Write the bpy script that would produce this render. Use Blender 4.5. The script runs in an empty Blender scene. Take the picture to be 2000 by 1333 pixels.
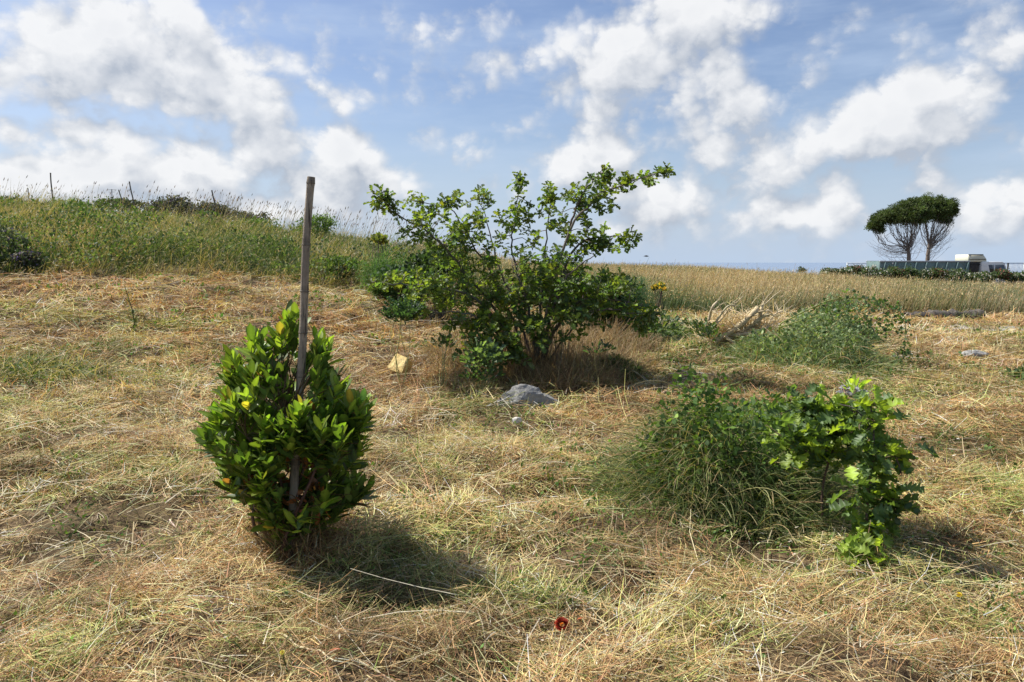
import bpy, math
import numpy as np
from mathutils import Vector

# ------------------------------------------------------------------ camera, sky, sun, exposure
SC = bpy.context.scene
COL = SC.collection
R = math.radians
F = 1444.0                      # focal length in photo pixels (2000 px wide)
PITCH = R(6.1)
CAM_Z = 1.5
cam_d = bpy.data.cameras.new('camera')
cam_d.sensor_width = 36.0
cam_d.lens = 36.0 * F / 2000.0
cam_d.clip_start = 0.05
cam_d.clip_end = 60000
cam = bpy.data.objects.new('camera', cam_d)
cam.location = (0, 0, CAM_Z)
cam.rotation_euler = (math.pi / 2 - PITCH, 0, 0)
COL.objects.link(cam)
SC.camera = cam
SC.view_settings.view_transform = 'Standard'
SC.view_settings.look = 'None'
SC.view_settings.exposure = 0.52
SC.view_settings.gamma = 1.0
SC.cycles.max_bounces = 6
SC.cycles.diffuse_bounces = 3
SC.cycles.glossy_bounces = 2
SC.cycles.transmission_bounces = 4
SC.cycles.transparent_max_bounces = 4
SC.cycles.use_denoising = True
SC.cycles.caustics_reflective = False
SC.cycles.caustics_refractive = False

SUN_EL = R(52)
sdx, sdy = -0.93, 0.37                       # towards the sun, on the ground plane
sl = math.hypot(sdx, sdy)
SUN_DIR = Vector((sdx / sl * math.cos(SUN_EL), sdy / sl * math.cos(SUN_EL), math.sin(SUN_EL)))
sun_d = bpy.data.lights.new('sun', 'SUN')
sun_d.energy = 5.0
sun_d.angle = R(0.5)
sun_d.color = (1.0, 0.95, 0.86)
sun = bpy.data.objects.new('sun', sun_d)
sun.rotation_euler = SUN_DIR.to_track_quat('Z', 'Y').to_euler()
sun.location = (0, 0, 40)
COL.objects.link(sun)


def px_dir(px, py):
    a = (px - 1000) / F
    b = (666.5 - py) / F
    return np.array([a, math.cos(PITCH) + b * math.sin(PITCH), -math.sin(PITCH) + b * math.cos(PITCH)])


class NT:
    """small helper round a node tree"""
    def __init__(self, tree):
        self.t = tree

    def n(self, typ, **kw):
        nd = self.t.nodes.new(typ)
        for k, v in kw.items():
            setattr(nd, k, v)
        return nd

    def link(self, a, b):
        self.t.links.new(a, b)

    def math(self, op, a, b=None, c=None, clamp=False):
        nd = self.n('ShaderNodeMath', operation=op)
        nd.use_clamp = clamp
        for i, v in enumerate((a, b, c)):
            if v is None:
                continue
            if isinstance(v, (int, float)):
                nd.inputs[i].default_value = v
            else:
                self.link(v, nd.inputs[i])
        return nd.outputs[0]

    def mix(self, fac, a, b, blend='MIX'):
        nd = self.n('ShaderNodeMix', data_type='RGBA', blend_type=blend)
        for s, v in ((nd.inputs[0], fac), (nd.inputs[6], a), (nd.inputs[7], b)):
            if isinstance(v, (int, float)):
                s.default_value = v
            elif isinstance(v, tuple):
                s.default_value = v if len(v) == 4 else (*v, 1)
            else:
                self.link(v, s)
        return nd.outputs[2]

    def noise(self, vec, scale, detail=4, rough=0.55, lac=2.0, dist=0.0):
        nd = self.n('ShaderNodeTexNoise')
        nd.inputs['Scale'].default_value = scale
        nd.inputs['Detail'].default_value = detail
        nd.inputs['Roughness'].default_value = rough
        nd.inputs['Lacunarity'].default_value = lac
        nd.inputs['Distortion'].default_value = dist
        if vec is not None:
            self.link(vec, nd.inputs['Vector'])
        return nd

    def smooth(self, v, a, b, o0=0.0, o1=1.0):
        nd = self.n('ShaderNodeMapRange', interpolation_type='SMOOTHSTEP')
        self.link(v, nd.inputs[0])
        for i, q in ((1, a), (2, b), (3, o0), (4, o1)):
            nd.inputs[i].default_value = q
        return nd.outputs[0]


# clouds: (photo x, photo y, half width, half height, tilt deg, weight) turned into azimuth / elevation
CLOUDS = [
    (60, 350, 150, 40, 0, 0.5), (380, 345, 130, 50, 0, 0.6), (160, 320, 90, 30, 0, 0.5), (680, 290, 45, 40, 0, 0.5), (560, 420, 160, 35, 0, 0.5),
    (1310, 385, 110, 50, 0, 0.45), (1150, 340, 160, 50, 0, 0.35), (1640, 400, 60, 40, 0, 0.4), (1730, 260, 160, 50, 0, 0.35), (1950, 440, 130, 40, 0, 0.5),
    (40, 110, 190, 95, 0, 1.1), (190, 60, 150, 110, 0, 1.1), (330, 130, 150, 95, -10, 1.0), (440, 130, 200, 62, -42, 0.95),
    (470, 215, 110, 62, 0, 0.8), (360, 20, 120, 40, -45, 0.6), (250, 175, 240, 50, 0, 0.7),
    (600, 155, 100, 32, -38, 0.72), (690, 215, 50, 38, -30, 0.55),
    (15, 250, 60, 32, 0, 0.8), (90, 305, 190, 75, 0, 0.85), (150, 250, 90, 45, 0, 0.6), (110, 195, 50, 26, 0, 0.5),
    (260, 290, 130, 75, 0, 0.75), (350, 290, 85, 50, 0, 0.8), (230, 380, 420, 85, 0, 0.9), (500, 300, 120, 65, 0, 0.7),
    (590, 280, 120, 75, 0, 0.75), (690, 300, 80, 55, 0, 0.95), (700, 360, 150, 60, 0, 0.7), (640, 400, 260, 70, 0, 0.6),
    (890, 280, 70, 45, 0, 0.45), (800, 60, 230, 45, 8, 0.28), (975, 110, 70, 65, 0, 0.5),
    (1170, 145, 180, 90, -12, 0.85), (1290, 60, 200, 130, 0, 0.95), (1430, 30, 120, 80, 0, 0.6), (1330, 115, 110, 60, 20, 0.4),
    (1180, 290, 90, 85, 0, 0.95), (1120, 320, 130, 60, 0, 0.6), (1290, 400, 150, 72, 0, 0.8), (1220, 450, 110, 45, 0, 0.45),
    (1430, 205, 110, 85, 0, 1.0), (1370, 265, 90, 70, 0, 0.7), (1480, 310, 130, 55, 0, 0.8), (1580, 320, 130, 52, 0, 0.75),
    (1500, 400, 85, 60, 0, 0.8), (1560, 435, 150, 50, 0, 0.65), (1630, 405, 75, 58, 0, 0.85),
    (1690, 225, 170, 75, 12, 0.85), (1830, 170, 190, 100, 25, 0.95), (1960, 120, 110, 90, 0, 0.55), (1800, 275, 220, 60, 0, 0.6),
    (1820, 350, 65, 32, 0, 0.75), (1925, 358, 80, 36, 15, 0.8), (1990, 380, 50, 40, 0, 0.8), (1930, 415, 150, 72, 0, 0.65),
]


def make_world():
    w = bpy.data.worlds.new('World')
    SC.world = w
    w.use_nodes = True
    nt = w.node_tree
    for n in list(nt.nodes):
        nt.nodes.remove(n)
    # ---- cloud density as a group, so it can be sampled twice
    g = bpy.data.node_groups.new('cloud_density', 'ShaderNodeTree')
    g.interface.new_socket('Vector', in_out='INPUT', socket_type='NodeSocketVector')
    g.interface.new_socket('Density', in_out='OUTPUT', socket_type='NodeSocketFloat')
    g.interface.new_socket('Body', in_out='OUTPUT', socket_type='NodeSocketFloat')
    G = NT(g)
    gi = G.n('NodeGroupInput')
    go = G.n('NodeGroupOutput')
    p = gi.outputs[0]                                   # (azimuth, elevation, 0)
    ns = G.noise(p, 5.0, 5, 0.6)
    wv = G.n('ShaderNodeVectorMath', operation='MULTIPLY_ADD')
    G.link(ns.outputs['Color'], wv.inputs[0])
    wv.inputs[1].default_value = (0.06, 0.045, 0)
    wv.inputs[2].default_value = (-0.03, -0.0225, 0)
    ad = G.n('ShaderNodeVectorMath', operation='ADD')
    G.link(p, ad.inputs[0])
    G.link(wv.outputs[0], ad.inputs[1])
    q = ad.outputs[0]
    acc = None
    for (cx, cy, rx, ry, rot, wt) in CLOUDS:
        d = px_dir(cx, cy)
        az = math.atan2(d[0], d[1])
        el = math.atan2(d[2], math.hypot(d[0], d[1]))
        k = 1 / (1 + ((cx - 1000) / F) ** 2)
        mp = G.n('ShaderNodeMapping', vector_type='TEXTURE')
        G.link(q, mp.inputs[0])
        mp.inputs['Location'].default_value = (az, el, 0)
        mp.inputs['Rotation'].default_value = (0, 0, R(rot))
        mp.inputs['Scale'].default_value = (rx / F * k * 1.1, ry / F * math.sqrt(k) * 1.1, 1)
        gr = G.n('ShaderNodeTexGradient', gradient_type='SPHERICAL')
        G.link(mp.outputs[0], gr.inputs[0])
        if acc is None:
            acc = G.math('MULTIPLY', gr.outputs[1], wt)
        else:
            acc = G.math('MULTIPLY_ADD', gr.outputs[1], wt, acc)
    mpd = G.n('ShaderNodeMapping')
    G.link(p, mpd.inputs[0])
    mpd.inputs['Scale'].default_value = (1, 1.2, 1)
    n2 = G.noise(mpd.outputs[0], 13.0, 9, 0.64, dist=0.15)
    vo = G.n('ShaderNodeTexVoronoi', feature='F1', voronoi_dimensions='2D')
    vo.inputs['Scale'].default_value = 17.0
    vo.inputs['Detail'].default_value = 2.0
    vo.inputs['Roughness'].default_value = 0.55
    ad2 = G.n('ShaderNodeVectorMath', operation='MULTIPLY_ADD')
    G.link(n2.outputs['Color'], ad2.inputs[0])
    ad2.inputs[1].default_value = (0.05, 0.05, 0)
    G.link(mpd.outputs[0], ad2.inputs[2])
    G.link(ad2.outputs[0], vo.inputs['Vector'])
    det = G.math('MULTIPLY_ADD', n2.outputs[0], 1.5, -0.40)
    det = G.math('MULTIPLY_ADD', vo.outputs['Distance'], -0.75, det)
    G.link(G.math('ADD', acc, det), go.inputs[0])
    G.link(acc, go.inputs[1])

    N = NT(nt)
    tc = N.n('ShaderNodeTexCoord')
    sep = N.n('ShaderNodeSeparateXYZ')
    N.link(tc.outputs['Generated'], sep.inputs[0])
    x, y, z = sep.outputs
    az = N.math('ARCTAN2', x, y)
    hyp = N.math('SQRT', N.math('ADD', N.math('MULTIPLY', x, x), N.math('MULTIPLY', y, y)))
    el = N.math('ARCTAN2', z, hyp)
    cb = N.n('ShaderNodeCombineXYZ')
    N.link(az, cb.inputs[0])
    N.link(el, cb.inputs[1])

    def dens(off):
        v = cb.outputs[0]
        if off:
            a = N.n('ShaderNodeVectorMath', operation='ADD')
            N.link(v, a.inputs[0])
            a.inputs[1].default_value = off
            v = a.outputs[0]
        gg = N.n('ShaderNodeGroup')
        gg.node_tree = g
        N.link(v, gg.inputs[0])
        return gg.outputs[0], gg.outputs[1]
    d0, b0 = dens(None)
    d1, b1 = dens((-0.014, 0.036, 0))
    alpha = N.smooth(d0, -0.30, 0.58)
    bd = N.math('SUBTRACT', b0, b1)
    nd_ = N.math('SUBTRACT', N.math('SUBTRACT', d0, d1), bd)
    lit = N.math('ADD', N.smooth(bd, -0.25, 0.60, 0.02, 0.64), N.smooth(d0, -0.1, 0.9, 0.10, 0.34))
    lit = N.math('MULTIPLY_ADD', nd_, 0.75, lit, clamp=True)
    thick = N.smooth(d0, 0.6, 1.6, 1.0, 0.86)
    lit = N.math('MULTIPLY', lit, thick)
    ccol = N.mix(lit, (0.43, 0.475, 0.55), (0.84, 0.845, 0.855))
    # ---- clear sky
    sky = N.n('ShaderNodeTexSky', sky_type='NISHITA')
    sky.sun_disc = False
    sky.sun_elevation = SUN_EL
    sky.sun_rotation = math.atan2(SUN_DIR.x, SUN_DIR.y)
    sky.altitude = 100
    sky.air_density = 1.0
    sky.dust_density = 1.6
    sky.ozone_density = 2.0
    wisp = N.noise(cb.outputs[0], 3.0, 5, 0.6)
    mw = N.n('ShaderNodeMapping')
    N.link(cb.outputs[0], mw.inputs[0])
    mw.inputs['Scale'].default_value = (1, 4.5, 1)
    N.link(mw.outputs[0], wisp.inputs['Vector'])
    wf = N.smooth(wisp.outputs[0], 0.38, 0.75, 0.0, 0.45)
    skyc = N.mix(1.0, sky.outputs[0], (0.80, 0.80, 0.86), 'MULTIPLY')
    skyc = N.mix(wf, skyc, (3.8, 4.6, 5.8))
    hz = N.smooth(el, -0.02, 0.22, 0.92, 0.0)
    skyc = N.mix(hz, skyc, (3.5, 4.3, 5.45))
    sc = N.n('ShaderNodeVectorMath', operation='SCALE')
    N.link(ccol, sc.inputs[0])
    sc.inputs[3].default_value = 7.2
    # thinner towards the horizon air
    fade = N.smooth(el, 0.0, 0.06, 0.45, 1.0)
    col = N.mix(N.math('MULTIPLY', N.math('MULTIPLY', alpha, fade), 0.95), skyc, sc.outputs[0])
    bg = N.n('ShaderNodeBackground')
    N.link(col, bg.inputs[0])
    bg.inputs[1].default_value = 0.108
    out = N.n('ShaderNodeOutputWorld')
    N.link(bg.outputs[0], out.inputs[0])
    w.cycles.sampling_method = 'MANUAL'
    w.cycles.sample_map_resolution = 512


make_world()

# ------------------------------------------------------------------ numeric helpers
rng = np.random.default_rng(11)


def U(a=0.0, b=1.0, n=None):
    return rng.uniform(a, b, n)


_tab = np.random.default_rng(5).random((256, 256))


def vnoise(x, y, seed=0):
    x = np.asarray(x, float) + seed * 17.3
    y = np.asarray(y, float) + seed * 9.7
    xi = np.floor(x).astype(int)
    yi = np.floor(y).astype(int)
    fx = x - xi
    fy = y - yi
    fx = fx * fx * (3 - 2 * fx)
    fy = fy * fy * (3 - 2 * fy)
    a = _tab[xi & 255, yi & 255]
    b = _tab[(xi + 1) & 255, yi & 255]
    c = _tab[xi & 255, (yi + 1) & 255]
    d = _tab[(xi + 1) & 255, (yi + 1) & 255]
    return (a * (1 - fx) + b * fx) * (1 - fy) + (c * (1 - fx) + d * fx) * fy


def fbm(x, y, s, oct=3, seed=0):
    v = 0
    amp = 1
    tot = 0
    for o in range(oct):
        v = v + amp * vnoise(np.asarray(x) * s * 2 ** o, np.asarray(y) * s * 2 ** o, seed + o * 3)
        tot += amp
        amp *= 0.5
    return v / tot


def at(px, py, Y):
    d = px_dir(px, py)
    t = Y / d[1]
    return np.array([d[0] * t, Y, CAM_Z + d[2] * t])


# ------------------------------------------------------------------ terrain: thin plate spline through surveyed points
CP = [(-3, 0, 0), (0, 0, 0), (3, 0, 0), (-2.5, 3, 0), (0, 3, 0), (2.5, 3, 0), (-5, 3, .05), (5, 3, 0), (0, -5, 0), (8, 5, 0), (-1.5, 5, .04), (2, 5.5, 0)]
for (px, py, Y) in [(0, 800, 6.2), (0, 700, 8.2), (0, 600, 10.6), (0, 538, 12.4), (300, 700, 8.5), (300, 600, 11.2), (300, 540, 13), (600, 700, 9), (600, 600, 12), (600, 553, 14.2),
                    (760, 578, 14.4), (1040, 752, 8.3), (1000, 625, 14), (1300, 612, 18), (1600, 612, 19), (2000, 622, 19), (1400, 750, 8.3), (2000, 750, 8.8), (1300, 650, 14)]:
    CP.append(tuple(at(px, py, Y)))
CP += [(-15, 15.5, 2.35), (-14.5, 20, 2.62), (-9.5, 20, 2.45), (-6.6, 22, 2.05), (-4.2, 22, 1.72), (-2.2, 22, 1.35), (0, 23, .75), (2, 24, .5), (-22, 24, 2.9),
       (-12, 32, 2.1), (-5, 34, 1.3), (-28, 40, 1.8), (3, 30, .55), (10, 30, .42), (20, 30, -.05), (13, 25, .06), (18, 25, .02), (2, 45, .75), (9, 48, .62), (15, 40, .2), (22, 45, -.4), (34, 45, -.75), (8, 60, .6), (16, 60, .35),
       (25, 57, -.75), (38, 57, -.8), (25, 68, -1.1), (50, 68, -1.1), (30, 90, -1.6), (60, 90, -1.6), (10, 90, -.4), (0, 90, -.6), (-40, 90, 0), (-60, 40, 2), (60, 20, -.5), (-30, 5, 1.6), (30, 5, -.3), (-12, 6, .9),
       (-100, 200, -6), (100, 200, -6), (0, 200, -6), (0, 330, -40), (200, 330, -40), (-200, 330, -40), (250, 100, -5), (-250, 100, -3)]
CP = np.array(CP, float)
SCL = 20.0


def _tps_fit():
    P = CP[:, :2] / SCL
    n = len(P)
    r2 = ((P[:, None] - P[None]) ** 2).sum(-1)
    K = 0.5 * r2 * np.log(r2 + 1e-12) + 1e-4 * np.eye(n)
    Q = np.c_[np.ones(n), P]
    A = np.block([[K, Q], [Q.T, np.zeros((3, 3))]])
    return np.linalg.solve(A, np.r_[CP[:, 2], np.zeros(3)])


TPS = _tps_fit()


def Hs(x, y):
    """smooth ground height"""
    x = np.atleast_1d(np.asarray(x, float)) / SCL
    y = np.atleast_1d(np.asarray(y, float)) / SCL
    shp = x.shape
    x = x.ravel()
    y = y.ravel()
    out = np.empty(len(x))
    P = CP[:, :2] / SCL
    for i in range(0, len(x), 40000):
        xs = x[i:i + 40000, None]
        ys = y[i:i + 40000, None]
        r2 = (xs - P[None, :, 0]) ** 2 + (ys - P[None, :, 1]) ** 2
        out[i:i + 40000] = (0.5 * r2 * np.log(r2 + 1e-12)) @ TPS[:len(P)] + TPS[-3] + TPS[-2] * xs[:, 0] + TPS[-1] * ys[:, 0]
    return out.reshape(shp)


def axis(lo, hi, c0, c1, st, gr):
    v = [c0]
    while v[-1] < hi:
        e = max(0.0, v[-1] - c1)
        v.append(v[-1] + st + gr * e)
    u = [c0]
    while u[-1] > lo:
        e = max(0.0, c0 - u[-1])
        u.append(u[-1] - st - gr * e)
    return np.array(u[::-1][:-1] + v)


AX = axis(-320, 320, -7, 7, 0.06, 0.03)
AY = axis(-12, 420, 0.5, 9, 0.06, 0.022)


def Hmicro(x, y):
    near = np.clip(1.3 - np.asarray(y) / 60, 0.1, 1)
    return near * (0.13 * (fbm(x, y, 0.55, 2, 3) - .5) + 0.13 * (fbm(x, y, 2.1, 2, 8) - .5) + 0.07 * (fbm(x, y, 6.5, 1, 4) - .5))


_gx, _gy = np.meshgrid(AX, AY)
GZ = Hs(_gx, _gy) + Hmicro(_gx, _gy)


def H(x, y):
    """height of the ground sheet itself"""
    x = np.asarray(x, float)
    y = np.asarray(y, float)
    i = np.clip(np.searchsorted(AX, x) - 1, 0, len(AX) - 2)
    j = np.clip(np.searchsorted(AY, y) - 1, 0, len(AY) - 2)
    fx = (x - AX[i]) / (AX[i + 1] - AX[i])
    fy = (y - AY[j]) / (AY[j + 1] - AY[j])
    return (GZ[j, i] * (1 - fx) + GZ[j, i + 1] * fx) * (1 - fy) + (GZ[j + 1, i] * (1 - fx) + GZ[j + 1, i + 1] * fx) * fy


def project(P):
    """photo pixel of world points"""
    P = np.asarray(P, float).reshape(-1, 3)
    q = P - np.array([0, 0, CAM_Z])
    d = q[:, 1] * math.cos(PITCH) - q[:, 2] * math.sin(PITCH)
    u = q[:, 1] * math.sin(PITCH) + q[:, 2] * math.cos(PITCH)
    return 1000 + F * q[:, 0] / d, 666.5 - F * u / d


def ground_at(px, py):
    d = px_dir(px, py)
    t = np.geomspace(1.5, 150, 3000)
    x = d[0] * t
    y = d[1] * t
    z = CAM_Z + d[2] * t
    h = H(x, y)
    k = np.argmax(z < h)
    if not (z < h).any():
        k = -1
    return np.array([x[k], y[k], h[k]])


# ------------------------------------------------------------------ materials
MATS = {}


def col_mat(name, rough=0.6, transl=0.0, tint=(1.25, 1.35, 0.6), spec=0.3, var=0.25, nscale=60.0, coat=0.0, bump=0.0, bscale=200):
    """material whose colour is each blade's or leaf's own 'Col' plus fine mottling"""
    if name in MATS:
        return MATS[name]
    m = bpy.data.materials.new(name)
    m.use_nodes = True
    nt = m.node_tree
    N = NT(nt)
    bs = nt.nodes['Principled BSDF']
    out = nt.nodes['Material Output']
    at_ = N.n('ShaderNodeAttribute', attribute_name='Col')
    geo = N.n('ShaderNodeNewGeometry')
    nz = N.noise(geo.outputs['Position'], nscale, 3, 0.6)
    f = N.math('MULTIPLY_ADD', nz.outputs[0], var * 2, 1 - var)
    sc = N.n('ShaderNodeVectorMath', operation='SCALE')
    N.link(at_.outputs['Color'], sc.inputs[0])
    N.link(f, sc.inputs[3])
    N.link(sc.outputs[0], bs.inputs['Base Color'])
    bs.inputs['Roughness'].default_value = rough
    bs.inputs['Specular IOR Level'].default_value = spec
    if coat:
        bs.inputs['Coat Weight'].default_value = coat
        bs.inputs['Coat Roughness'].default_value = 0.25
    if bump:
        b = N.n('ShaderNodeBump')
        n3 = N.noise(geo.outputs['Position'], bscale, 4, 0.6)
        N.link(n3.outputs[0], b.inputs['Height'])
        b.inputs['Strength'].default_value = bump
        b.inputs['Distance'].default_value = 0.01
        N.link(b.outputs[0], bs.inputs['Normal'])
    if transl > 0:
        tr = N.n('ShaderNodeBsdfTranslucent')
        mu = N.mix(1.0, sc.outputs[0], tint, 'MULTIPLY')
        N.link(mu, tr.inputs[0])
        ms = N.n('ShaderNodeMixShader')
        ms.inputs[0].default_value = transl
        N.link(bs.outputs[0], ms.inputs[1])
        N.link(tr.outputs[0], ms.inputs[2])
        N.link(ms.outputs[0], out.inputs[0])
    MATS[name] = m
    return m


def proc_mat(name, c1, c2, scale=8, rough=0.8, detail=6, bump=0.3, bscale=None, c3=None, stretch=(1, 1, 1), metal=0.0, spec=0.3, lo=0.35, hi=0.65, bdist=0.02):
    if name in MATS:
        return MATS[name]
    m = bpy.data.materials.new(name)
    m.use_nodes = True
    nt = m.node_tree
    N = NT(nt)
    bs = nt.nodes['Principled BSDF']
    tc = N.n('ShaderNodeTexCoord')
    mp = N.n('ShaderNodeMapping')
    mp.inputs['Scale'].default_value = stretch
    N.link(tc.outputs['Object'], mp.inputs[0])
    nz = N.noise(mp.outputs[0], scale, detail, 0.6)
    f = N.smooth(nz.outputs[0], lo, hi)
    c = N.mix(f, c1, c2)
    if c3:
        n4 = N.noise(mp.outputs[0], scale * 3.7, 5, 0.65)
        c = N.mix(N.smooth(n4.outputs[0], 0.52, 0.7), c, c3)
    N.link(c, bs.inputs['Base Color'])
    bs.inputs['Roughness'].default_value = rough
    bs.inputs['Metallic'].default_value = metal
    bs.inputs['Specular IOR Level'].default_value = spec
    if bump:
        b = N.n('ShaderNodeBump')
        n3 = N.noise(mp.outputs[0], bscale or scale * 4, 6, 0.65)
        N.link(n3.outputs[0], b.inputs['Height'])
        b.inputs['Strength'].default_value = bump
        b.inputs['Distance'].default_value = bdist
        N.link(b.outputs[0], bs.inputs['Normal'])
    MATS[name] = m
    return m


def cane_material():
    m = col_mat('cane', rough=0.8, spec=0.2, var=0.3, nscale=35, bump=0.5, bscale=150)
    N = NT(m.node_tree)
    bs = m.node_tree.nodes['Principled BSDF']
    src = bs.inputs['Base Color'].links[0].from_socket
    tc = N.n('ShaderNodeTexCoord')
    mp = N.n('ShaderNodeMapping')
    mp.inputs['Scale'].default_value = (75, 75, 2.2)
    N.link(tc.outputs['Object'], mp.inputs[0])
    a = N.noise(mp.outputs[0], 1.0, 6, 0.65)
    b = N.noise(tc.outputs['Object'], 9.0, 4, 0.6)
    c = N.mix(N.smooth(a.outputs[0], 0.52, 0.62), src, (0.085, 0.07, 0.055))
    c = N.mix(N.smooth(b.outputs[0], 0.55, 0.72, 0, 0.7), c, (0.42, 0.38, 0.30))
    N.link(c, bs.inputs['Base Color'])
    return m


cane_material()
STRAW = col_mat('straw', rough=0.62, transl=0.28, tint=(1.25, 1.1, 0.65), spec=0.35, var=0.3, nscale=90)
GRASS = col_mat('grass', rough=0.66, transl=0.35, tint=(1.35, 1.4, 0.6), spec=0.35, var=0.25, nscale=40)
BAYLEAF = col_mat('bay_leaf', rough=0.46, transl=0.45, tint=(1.35, 1.5, 0.42), spec=0.5, var=0.22, nscale=45)
OAKLEAF = col_mat('oak_leaf', rough=0.5, transl=0.45, tint=(1.6, 1.6, 0.5), spec=0.45, var=0.3, nscale=40)
BARK = col_mat('bark', rough=0.85, spec=0.2, var=0.4, nscale=70, bump=0.5)
NEEDLE = col_mat('pine_needle', rough=0.6, transl=0.3, spec=0.25, var=0.3, nscale=2.0)
PETAL = col_mat('petal', rough=0.6, transl=0.3, tint=(1.2, 1.0, 0.9), spec=0.2, var=0.12, nscale=60)


# ------------------------------------------------------------------ mesh building
def put(o, parent=None):
    COL.objects.link(o)
    if parent is not None:
        o.parent = parent
        o.matrix_parent_inverse.identity()
        o.location = Vector(o.location) - Vector(parent.location)
    return o


def tag(o, label=None, cat=None, group=None, kind=None):
    for k, v in (('label', label), ('category', cat), ('group', group), ('kind', kind)):
        if v:
            o[k] = v
    return o


def empty(name, loc, label, cat, group=None):
    o = bpy.data.objects.new(name, None)
    o.location = [float(v) for v in loc]
    o.empty_display_size = 0.2
    COL.objects.link(o)
    return tag(o, label, cat, group)


def mesh_obj(name, V, polys, mat, colr=None, parent=None, smooth=False, origin=None):
    """V (n,3) world; polys: list of int arrays (m,k)"""
    V = np.asarray(V, np.float64)
    if origin is None:
        origin = np.array(parent.location) if parent is not None else np.zeros(3)
    origin = np.asarray(origin, float)
    me = bpy.data.meshes.new(name)
    me.vertices.add(len(V))
    me.vertices.foreach_set('co', (V - origin).astype(np.float32).ravel())
    polys = [np.asarray(p, np.int32) for p in polys if len(p)]
    loops = np.concatenate([p.ravel() for p in polys])
    tot = np.concatenate([np.full(len(p), p.shape[1], np.int32) for p in polys])
    start = np.concatenate([[0], np.cumsum(tot)[:-1]]).astype(np.int32)
    me.loops.add(len(loops))
    me.loops.foreach_set('vertex_index', loops)
    me.polygons.add(len(tot))
    me.polygons.foreach_set('loop_start', start)
    if smooth:
        me.polygons.foreach_set('use_smooth', np.ones(len(tot), bool))
    if colr is not None:
        a = me.attributes.new('Col', 'FLOAT_COLOR', 'POINT')
        c = np.ones((len(V), 4), np.float32)
        c[:, :3] = colr
        a.data.foreach_set('color', c.ravel())
    me.update(calc_edges=True)
    me.materials.append(mat)
    o = bpy.data.objects.new(name, me)
    if parent is None:
        o.location = origin
        COL.objects.link(o)
    else:
        COL.objects.link(o)
        o.parent = parent
    return o


class Geo:
    """collects geometry of one mesh object"""
    def __init__(self):
        self.V = []
        self.C = []
        self.P = {}
        self.n = 0

    def add(self, V, F_, C):
        V = np.asarray(V, float).reshape(-1, 3)
        C = np.asarray(C, float)
        if C.ndim == 1:
            C = np.tile(C, (len(V), 1))
        self.V.append(V)
        self.C.append(C)
        F_ = np.asarray(F_, int)
        self.P.setdefault(F_.shape[1], []).append(F_ + self.n)
        self.n += len(V)

    def build(self, name, mat, parent=None, smooth=False, origin=None):
        return mesh_obj(name, np.concatenate(self.V), [np.concatenate(p) for p in self.P.values()], mat, np.concatenate(self.C), parent, smooth, origin)


def ribbons(g, P0, az, el, L, w, droop, C, seg=2, taper=1.0, tipw=0.35, roll=None, bend=None, base_c=None):
    """N curved flat blades. az azimuth, el start elevation, droop = change of elevation over the length"""
    n = len(P0)
    bc = lambda v: np.broadcast_to(np.asarray(v, float), (n,))
    az, el, L, w, droop = map(bc, (az, el, L, w, droop))
    bend = bc(0 if bend is None else bend)
    roll = bc(U(-1.2, 1.2, n) if roll is None else roll)
    k = seg + 1
    pts = np.empty((n, k, 3))
    pts[:, 0] = P0
    dirs = np.empty((n, k, 3))
    for i in range(k):
        t = i / seg
        e = el - droop * t
        a = az + bend * t
        dirs[:, i] = np.c_[np.cos(e) * np.sin(a), np.cos(e) * np.cos(a), np.sin(e)]
        if i:
            pts[:, i] = pts[:, i - 1] + (dirs[:, i - 1] + dirs[:, i]) * 0.5 * (L / seg)[:, None]
    up = np.tile([0, 0, 1.0], (n, 1))
    s = np.cross(dirs[:, 0], up)
    sn = np.linalg.norm(s, axis=1, keepdims=True)
    s = np.where(sn > 0.05, s / np.maximum(sn, 1e-6), np.c_[np.cos(az), -np.sin(az), 0 * az])
    nn = np.cross(s, dirs[:, 0])
    side = s * np.cos(roll)[:, None] + nn * np.sin(roll)[:, None]
    V = np.empty((n, k, 2, 3))
    for i in range(k):
        t = i / seg
        ww = w * (1 - (1 - tipw) * t ** taper) * 0.5
        V[:, i, 0] = pts[:, i] - side * ww[:, None]
        V[:, i, 1] = pts[:, i] + side * ww[:, None]
    idx = np.arange(n)[:, None, None] * (2 * k) + np.arange(seg)[None, :, None] * 2
    Fc = idx + np.array([0, 1, 3, 2])[None, None, :]
    C = np.asarray(C, float)
    if C.ndim == 1:
        C = np.tile(C, (n, 1))
    CC = np.repeat(C, 2 * k, axis=0)
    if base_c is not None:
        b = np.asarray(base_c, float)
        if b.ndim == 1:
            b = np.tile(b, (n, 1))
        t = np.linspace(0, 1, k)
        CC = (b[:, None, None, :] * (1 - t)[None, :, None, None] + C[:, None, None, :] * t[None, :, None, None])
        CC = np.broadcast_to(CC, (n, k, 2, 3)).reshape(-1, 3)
    g.add(V.reshape(-1, 3), Fc.reshape(-1, 4), CC)
    return pts


def frames(dirv, roll=0.0, n=None):
    """rotation matrices whose y axis is dirv"""
    d = np.asarray(dirv, float).reshape(-1, 3)
    d = d / np.linalg.norm(d, axis=1, keepdims=True)
    ref = np.tile([0, 0, 1.0], (len(d), 1))
    bad = np.abs(d[:, 2]) > 0.97
    ref[bad] = [1.0, 0, 0]
    x = np.cross(d, ref)
    x /= np.linalg.norm(x, axis=1, keepdims=True)
    z = np.cross(x, d)
    r = np.broadcast_to(np.asarray(roll, float), (len(d),))[:, None]
    x2 = x * np.cos(r) + z * np.sin(r)
    z2 = -x * np.sin(r) + z * np.cos(r)
    return np.stack([x2, d, z2], axis=2)       # columns


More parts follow.
